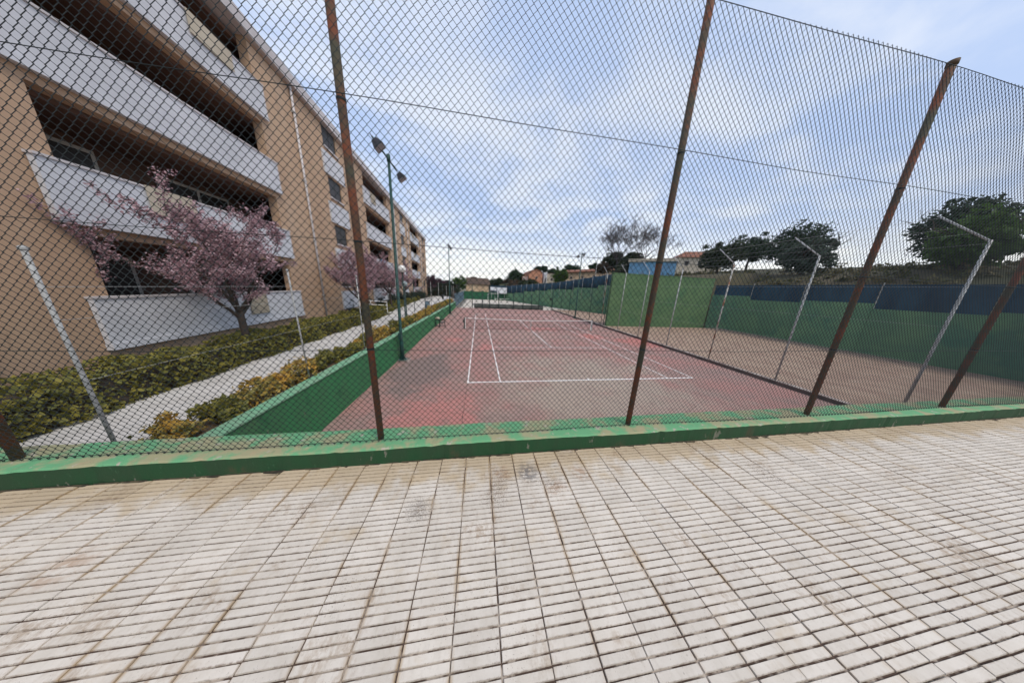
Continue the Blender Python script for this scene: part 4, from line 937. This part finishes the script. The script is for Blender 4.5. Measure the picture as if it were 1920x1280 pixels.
for i, (x, y, cz, r) in enumerate(((-11.3,51,4.2,2.0),(-9.9,56,4.3,2.2),(-12.2,60,4.3,2.4),(-8.0,52,3.6,1.7))):
    tree('purple_tree', x, y, ZP, cz, (r,r,1.6), ['dark purple tree just beyond the apartment block','second dark purple tree from the apartment block','tallest dark purple tree behind the path fence','small dark purple tree behind the path fence'][i], L_plumdark, 10+i, 'dark purple trees at the end of the path', 50, 60, .14, .12)
tree('bushy_tree', -6.1, 66, ZP, 4.9, (2.5,2.2,2.6), 'fresh green bushy tree left of the tan house', L_fresh, 20, 'trees behind the far court', 70, 60, .2, .15)
tree('bushy_tree', -9.2, 64, ZP, 3.8, (2.6,2.2,1.9), 'grey green tree behind the blue grey steel fence', L_olive, 21, 'trees behind the far court', 60, 60, .18, .15)
tree('bushy_tree', -6.3, 61, ZP, 3.2, (1.5,1.5,1.7), 'small grey green tree left of the tan house', L_olive, 22, 'trees behind the far court', 40, 60, .16, .12)
tree('evergreen_oak', 8.2, 95, 0, 5.6, (4.0,3.5,3.2), 'dark evergreen tree right of the tan house', L_oak, 23, 'trees behind the far court', 80, 70, .3, .2)
tree('evergreen_oak', 12.6, 92, 0, 5.4, (3.0,3,2.8), 'brownish evergreen tree above the white boards', L_brown, 24, 'trees behind the far court', 70, 60, .28, .2)
tree('umbrella_pine', 16.4, 90, 0, 8.4, (4.7,4.2,3.5), 'big dark umbrella pine left of the orange building', L_pine, 25, 'pines on the skyline', 110, 70, .32, .3)
tree('cypress', 17.4, 97, 0, 10.2, (.7,.7,3.7), 'narrow cypress tip rising behind the big umbrella pine', L_olive, 26, 'pines on the skyline', 40, 50, .25, .2)
tree('round_tree', 26.6, 62, 3, 8.3, (2.9,2.6,2.9), 'round fresh green tree in front of the long tan building', L_fresh, 27, 'trees on the right hillside', 100, 70, .2, .2)
for i, (x, y, cz, rx, rz, lab) in enumerate(((33.6,118,14.8,2.6,2.4,'dark round pine above the orange building'),(37.8,119,15.0,2.7,2.5,'second dark round pine above the cream house'),(42.5,118,13.8,3.6,2.3,'broad dark pine right of the round skyline pines'),(51.5,112,15.6,5.6,2.6,'broad dark pine left of the right light pole top'),(64.0,112,17.2,3.0,2.4,'dark pine right of the right light pole top'),(70.0,114,17.0,4.0,2.9,'dark pine at the left of the bare tree'))):
    z0 = hill_h(x, y)-.5
    tree('hill_pine', x, y, z0, cz, (rx,rx,rz), lab, L_pine, 30+i, 'pines on the skyline', 70, 60, .34, .3)
tree('cypress', 45.0, 118, hill_h(45,118)-.5, 15.2, (.8,.8,2.6), 'thin cypress behind the round fresh green tree', L_pine, 40, 'pines on the skyline', 30, 50, .25, .2)
# bare tree with the dark ivy-clad mass below it
tree('dark_pine', 36.6, 49, hill_h(36.6,49), 12.3, (3.1,2.6,3.0), 'dense dark pine below the bare tree on the right hillside', L_oak, 41, 'trees on the right hillside', 120, 80, .2, .25)
tree('brown_bush', 33.4, 48.5, hill_h(33.4,48.5)-.2, 10.2, (2.6,2,1.8), 'brown scrubby bush sloping down left of the dense dark pine', L_brown, 42, 'trees on the right hillside', 70, 60, .18, .12)
tree('dark_pine', 44, 52, hill_h(44,52)-.2, 13.5, (3.6,3,2.2), 'dark green scrub behind the blue shed', L_oak, 43, 'trees on the right hillside', 90, 70, .22, .2)
tree('brown_bush', 33.6, 41.5, hill_h(33.6,41.5)-.3, 8.9, (2.2,1.6,1.5), 'low olive bush left of the blue shed', L_oak, 44, 'trees on the right hillside', 60, 60, .16, .1)
tree('dark_pine', 36.9, 44.6, hill_h(36.9,44.6)-.3, 9.9, (2.1,1.6,2.0), 'dark evergreen bush beside the left end of the blue shed', L_oak, 45, 'trees on the right hillside', 70, 60, .16, .1)
def bare_tree(x, y, z0, h, label, seed, r=.26):
    t = empty('bare_tree', (x, y, z0)); tag(t, label, 'tree', 'bare trees on the right hillside'); rr = random.Random(seed)
    k = MB(); k.tube([(0,0,-.4),(.1,0,h*.2),(.0,.1,h*.36)], [r, r*.85, r*.7], 8); k.build('trunk', M_greybark, t, smooth=True)
    for i in range(7):
        k = MB(); a = i*.9+rr.uniform(-.3,.3); limbs(k, (0,.05,h*rr.uniform(.22,.36)), (math.cos(a), math.sin(a), rr.uniform(.5,1.5)), h*.23, r*.45, 6, rr, .10, 5, (2, 3), .77, .02); k.build('limb', M_greybark, t)
bare_tree(34.9, 45, hill_h(34.9,45), 12.9, 'large bare branching tree on the right hillside', 50)
bare_tree(41.5, 44, hill_h(42,44), 12.5, 'second bare tree right of the large bare tree', 51)
# beyond the frame on the right
for i, (x, y, cz, rx, rz, lm, lab) in enumerate(((47,30,11.5,3.6,3.4,L_oak,'broad dark oak on the slope right of the blue shed'),(54,24,13,4.2,4.0,L_pine,'tall dark pine on the slope at right'),(45,17,10,3.2,2.9,L_olive,'grey green olive tree behind the practice wall'),(58,12,13,4.6,4.2,L_pine,'broad dark pine at the right behind the side wall'),(44,6,9.6,3.2,3.0,L_fresh,'fresh green tree behind the green side wall'),(52,0,11,4.0,3.6,L_oak,'dark oak near the right edge behind the side wall'),(42,-5,9.0,3.0,2.8,L_olive,'grey green tree at the right edge'),(62,36,15,4.4,3.6,L_pine,'dark pine high on the right slope'))):
    tree('hill_tree', x, y, hill_h(x, y)-.4, cz, (rx,rx,rz), lab, lm, 60+i, 'trees on the right hillside', 90, 70, .22, .25)
# shrubs in the planting bed and hedges by the path
def shrub(name, x, y, z, r, m, label, group, seed, n=26, per=36, leaf=.05):
    t = empty(name, (x, y, z)); tag(t, label, 'shrub', group); rr = random.Random(seed)
    k = MB()
    for i in range(5):
        a = i*1.256; k.tube([(0,0,-.03),(math.cos(a)*r[0]*.3, math.sin(a)*r[1]*.3, r[2]*.6),(math.cos(a)*r[0]*.6, math.sin(a)*r[1]*.6, r[2]*1.2)], [.014,.01,.005], 4, False)
    k.build('stems', M_bark, t)
    crown_mesh('foliage', (0,0,r[2]*.85), r, n, per, leaf, m, seed, t, hollow=.15, spread=.4)
def ordinal(n):
    w1 = ['', 'first', 'second', 'third', 'fourth', 'fifth', 'sixth', 'seventh', 'eighth', 'ninth', 'tenth', 'eleventh', 'twelfth', 'thirteenth', 'fourteenth', 'fifteenth', 'sixteenth', 'seventeenth', 'eighteenth', 'nineteenth']
    if n < 20: return w1[n]
    t_ = {2: ('twentieth', 'twenty'), 3: ('thirtieth', 'thirty'), 4: ('fortieth', 'forty')}[n//10]
    return t_[0] if n % 10 == 0 else t_[1]+'-'+w1[n % 10]
y = -5.5; i = 0; rr = random.Random(12); cnt = {True: 0, False: 0}
while y < 31.3:
    r = rr.uniform(.3, .46); zz = ZP-.06
    yellow = rr.random() < .62; cnt[yellow] += 1
    shrub('bedding_shrub', -4.32+rr.uniform(-.1,.1), y, zz-.02*i*.1, (r*1.05, r*1.2, r*.95), L_yellow if yellow else L_yellow2, ordinal(cnt[yellow])+(' yellow ochre shrub' if yellow else ' olive green shrub')+' from the near end of the left wall bed', 'yellow shrubs along the left wall' if yellow else 'olive shrubs along the left wall', 100+i)
    y += r*1.75; i += 1
def hedge(x0, y0, x1, y1, wd, h, m, label, seed, n=9000, leaf=.045):
    a = Vector((x0, y0)); b = Vector((x1, y1)); L = (b-a).length; ang = math.atan2(b.y-a.y, b.x-a.x)
    t = empty('clipped_hedge', (x0, y0, ZP), ang); tag(t, label, 'hedge', 'clipped hedges along the path')
    rs = np.random.RandomState(seed); P = rs.rand(n, 3)
    face = rs.randint(0, 3, n); jit = rs.rand(n)**2*.16
    P[:, 0] *= L; y_ = P[:, 1].copy(); z_ = P[:, 2].copy()
    P[:, 1] = np.where(face == 0, -wd/2+jit, np.where(face == 1, wd/2-jit, (y_-.5)*wd)); P[:, 2] = np.where(face == 2, h-jit, z_*h)
    P[:, 2] += (.07*np.sin(P[:, 0]*2.1+seed)+.05*np.sin(P[:, 0]*5.7))*P[:, 2]/h; P[:, 1] += .07*np.sin(P[:, 0]*3.1+P[:, 2]*4)+.04*np.sin(P[:, 0]*7.3)
    aa = rs.normal(0, 1, (n, 3)); aa /= np.linalg.norm(aa, axis=1)[:, None]; bb_ = np.cross(aa, rs.normal(0, 1, (n, 3))); bb_ /= np.linalg.norm(bb_, axis=1)[:, None]
    sz = leaf*(.6+1.3*rs.rand(n)**2)[:, None]
    V = np.stack([P-aa*sz, P+bb_*sz*.6, P+aa*sz, P-bb_*sz*.6], 1).reshape(-1, 3)
    me = bpy.data.meshes.new('foliage'); me.from_pydata(V.tolist(), [], np.arange(len(V)).reshape(-1, 4).tolist()); me.materials.append(m); me.update()
    o = bpy.data.objects.new('foliage', me); COL.objects.link(o); o.parent = t
    k = MB(); k.box((.08, -wd/2+.14, 0), (L-.08, wd/2-.14, h-.14)); k.build('branch_core', M_bark, t)
hedge(-8.35, 15.2, -8.9, 21.0, .9, .62, L_yellow2, 'yellow green clipped hedge beside the path right of the light pole', 200)
hedge(-9.2, 21.6, -9.75, 30.0, .9, .6, L_yellow2, 'farther yellow green clipped hedge along the path', 201)
hedge(-8.0, 12.0, -8.3, 14.9, .9, .62, L_yellow2, 'short clipped hedge behind the white handrail', 202, 5000)
hedge(-7.3, 7.2, -7.6, 10.2, 1.1, .75, L_yellow2, 'olive clipped hedge at the left edge before the white handrail', 203, 7000)
hedge(-7.0, -5.5, -7.3, 6.2, 1.0, .75, L_yellow2, 'long olive clipped hedge along the path at far left', 204, 16000)
rr = random.Random(31)
for i in range(9):
    y = 9+i*3.1
    shrub('dark_shrub', -9.55-.02*i+rr.uniform(-.15,.1)+.1, y, ZP, (.75, 1.3, .85+rr.uniform(-.1,.25)), L_dkshrub, ordinal(i+1)+' dark evergreen shrub from the near end along the apartment block', 'dark shrubs at the foot of the block', 220+i, 50, 50, .07)

hedge(-4.6, 44.5, -12.6, 46.0, 1.4, 2.9, L_dkshrub, 'tall dark hedge closing the far end of the path', 205, 14000, .09)
hedge(-4.7, 38.5, -4.7, 44.2, .9, 1.9, L_dkshrub, 'dark hedge beside the steel fence at the end of the path', 206, 7000, .08)
for i, (x, y, cz, r) in enumerate(((11.5,68,4.3,2.8),(15.5,66,5.0,2.6),(14,74,5.4,3.4),(19.5,72,5.7,2.8))):
    tree('scrub_tree', x, y, 0.2, cz, (r,r,2.2), ['brown scrubby tree right of the white boards','dark scrubby tree behind the navy windscreen','broad brown tree behind the navy windscreen','dark tree left of the orange building'][i], L_brown if i % 2 == 0 else L_oak, 300+i, 'scrub behind the windscreen', 70, 60, .2, .12)
rs = np.random.RandomState(5); n = 26000
P = np.stack([rs.uniform(-16, -7.4, n), rs.uniform(-6.3, 12, n), np.full(n, ZP)], 1); cl = np.sin(P[:, 0]*1.7)*np.sin(P[:, 1]*1.3+P[:, 0])+rs.normal(0, .5, n); P = P[cl > -.3]; n = len(P)
an = rs.rand(n)*6.28; h_ = (.05+.12*rs.rand(n)**2); dx = np.stack([np.cos(an), np.sin(an), np.zeros(n)], 1)*.012; tip = P+np.stack([rs.normal(0, .03, n), rs.normal(0, .03, n), h_], 1)
V = np.stack([P-dx, P+dx, tip], 1).reshape(-1, 3)
me = bpy.data.meshes.new('garden_grass'); me.from_pydata(V.tolist(), [], np.arange(len(V)).reshape(-1, 3).tolist()); me.materials.append(L_fresh); me.update()
gg = bpy.data.objects.new('garden_grass', me); COL.objects.link(gg); tag(gg, 'patchy grass below the plum trees', 'grass', kind='stuff')
rs = np.random.RandomState(6); Q = []
for i in range(520):
    x = rs.uniform(31.5, 62) if i % 3 else rs.uniform(24, 60); y = rs.uniform(-12, 19) if i % 3 else rs.uniform(26, 66)
    hh_ = hill_h(x, y)
    if hh_ < 1.5: continue
    r_ = rs.uniform(.35, 1.1); m_c = 34
    d = rs.normal(0, .42, (m_c, 3))*r_; d[:, 2] = np.abs(d[:, 2])*1.1; Q.append(d+np.array([x, y, hh_]))
P = np.concatenate(Q); n = len(P); aa = rs.normal(0, 1, (n, 3)); aa /= np.linalg.norm(aa, axis=1)[:, None]; b_ = np.cross(aa, rs.normal(0, 1, (n, 3))); b_ /= np.linalg.norm(b_, axis=1)[:, None]
sz = (.08+.16*rs.rand(n))[:, None]; V = np.stack([P-aa*sz, P+b_*sz*.6, P+aa*sz, P-b_*sz*.6], 1).reshape(-1, 3)
me = bpy.data.meshes.new('bank_scrub'); me.from_pydata(V.tolist(), [], np.arange(len(V)).reshape(-1, 4).tolist()); me.materials.append(mat('scrub leaves', (.075,.085,.035), (.15,.12,.06), .5, .8, detail=4, trans=.2)); me.update()
sc_ = bpy.data.objects.new('bank_scrub', me); COL.objects.link(sc_); tag(sc_, 'dry scrub scattered over the right hillside bank', 'scrub', kind='stuff')
# distant wooded ridge closing the horizon
rs = np.random.RandomState(77); P = []
for a in np.linspace(-1.15, 1.4, 900):
    for q in range(14):
        d = 330+rs.rand()*120; aa = a+rs.normal(0, .004)
        x, y = math.sin(aa)*d, math.cos(aa)*d-8
        base = hill_h(x, y) if (x > 60 and y > 20) else -0.4
        P.append((x, y, max(base, -.4)+rs.rand()*(7+2.5*math.sin(a*9)+2*math.sin(a*23))))
P = np.array(P); n = len(P); aa = rs.normal(0, 1, (n, 3)); aa /= np.linalg.norm(aa, axis=1)[:, None]; b_ = np.cross(aa, rs.normal(0, 1, (n, 3))); b_ /= np.linalg.norm(b_, axis=1)[:, None]
sz = (1.6+1.6*rs.rand(n))[:, None]
V = np.stack([P-aa*sz, P+b_*sz*.7, P+aa*sz, P-b_*sz*.7], 1).reshape(-1, 3)
me = bpy.data.meshes.new('distant_wood'); me.from_pydata(V.tolist(), [], np.arange(len(V)).reshape(-1, 4).tolist()); me.materials.append(L_olive); me.update()
dw = bpy.data.objects.new('distant_wood', me); COL.objects.link(dw); tag(dw, 'distant belt of dark woodland on the horizon', 'woodland', kind='stuff')
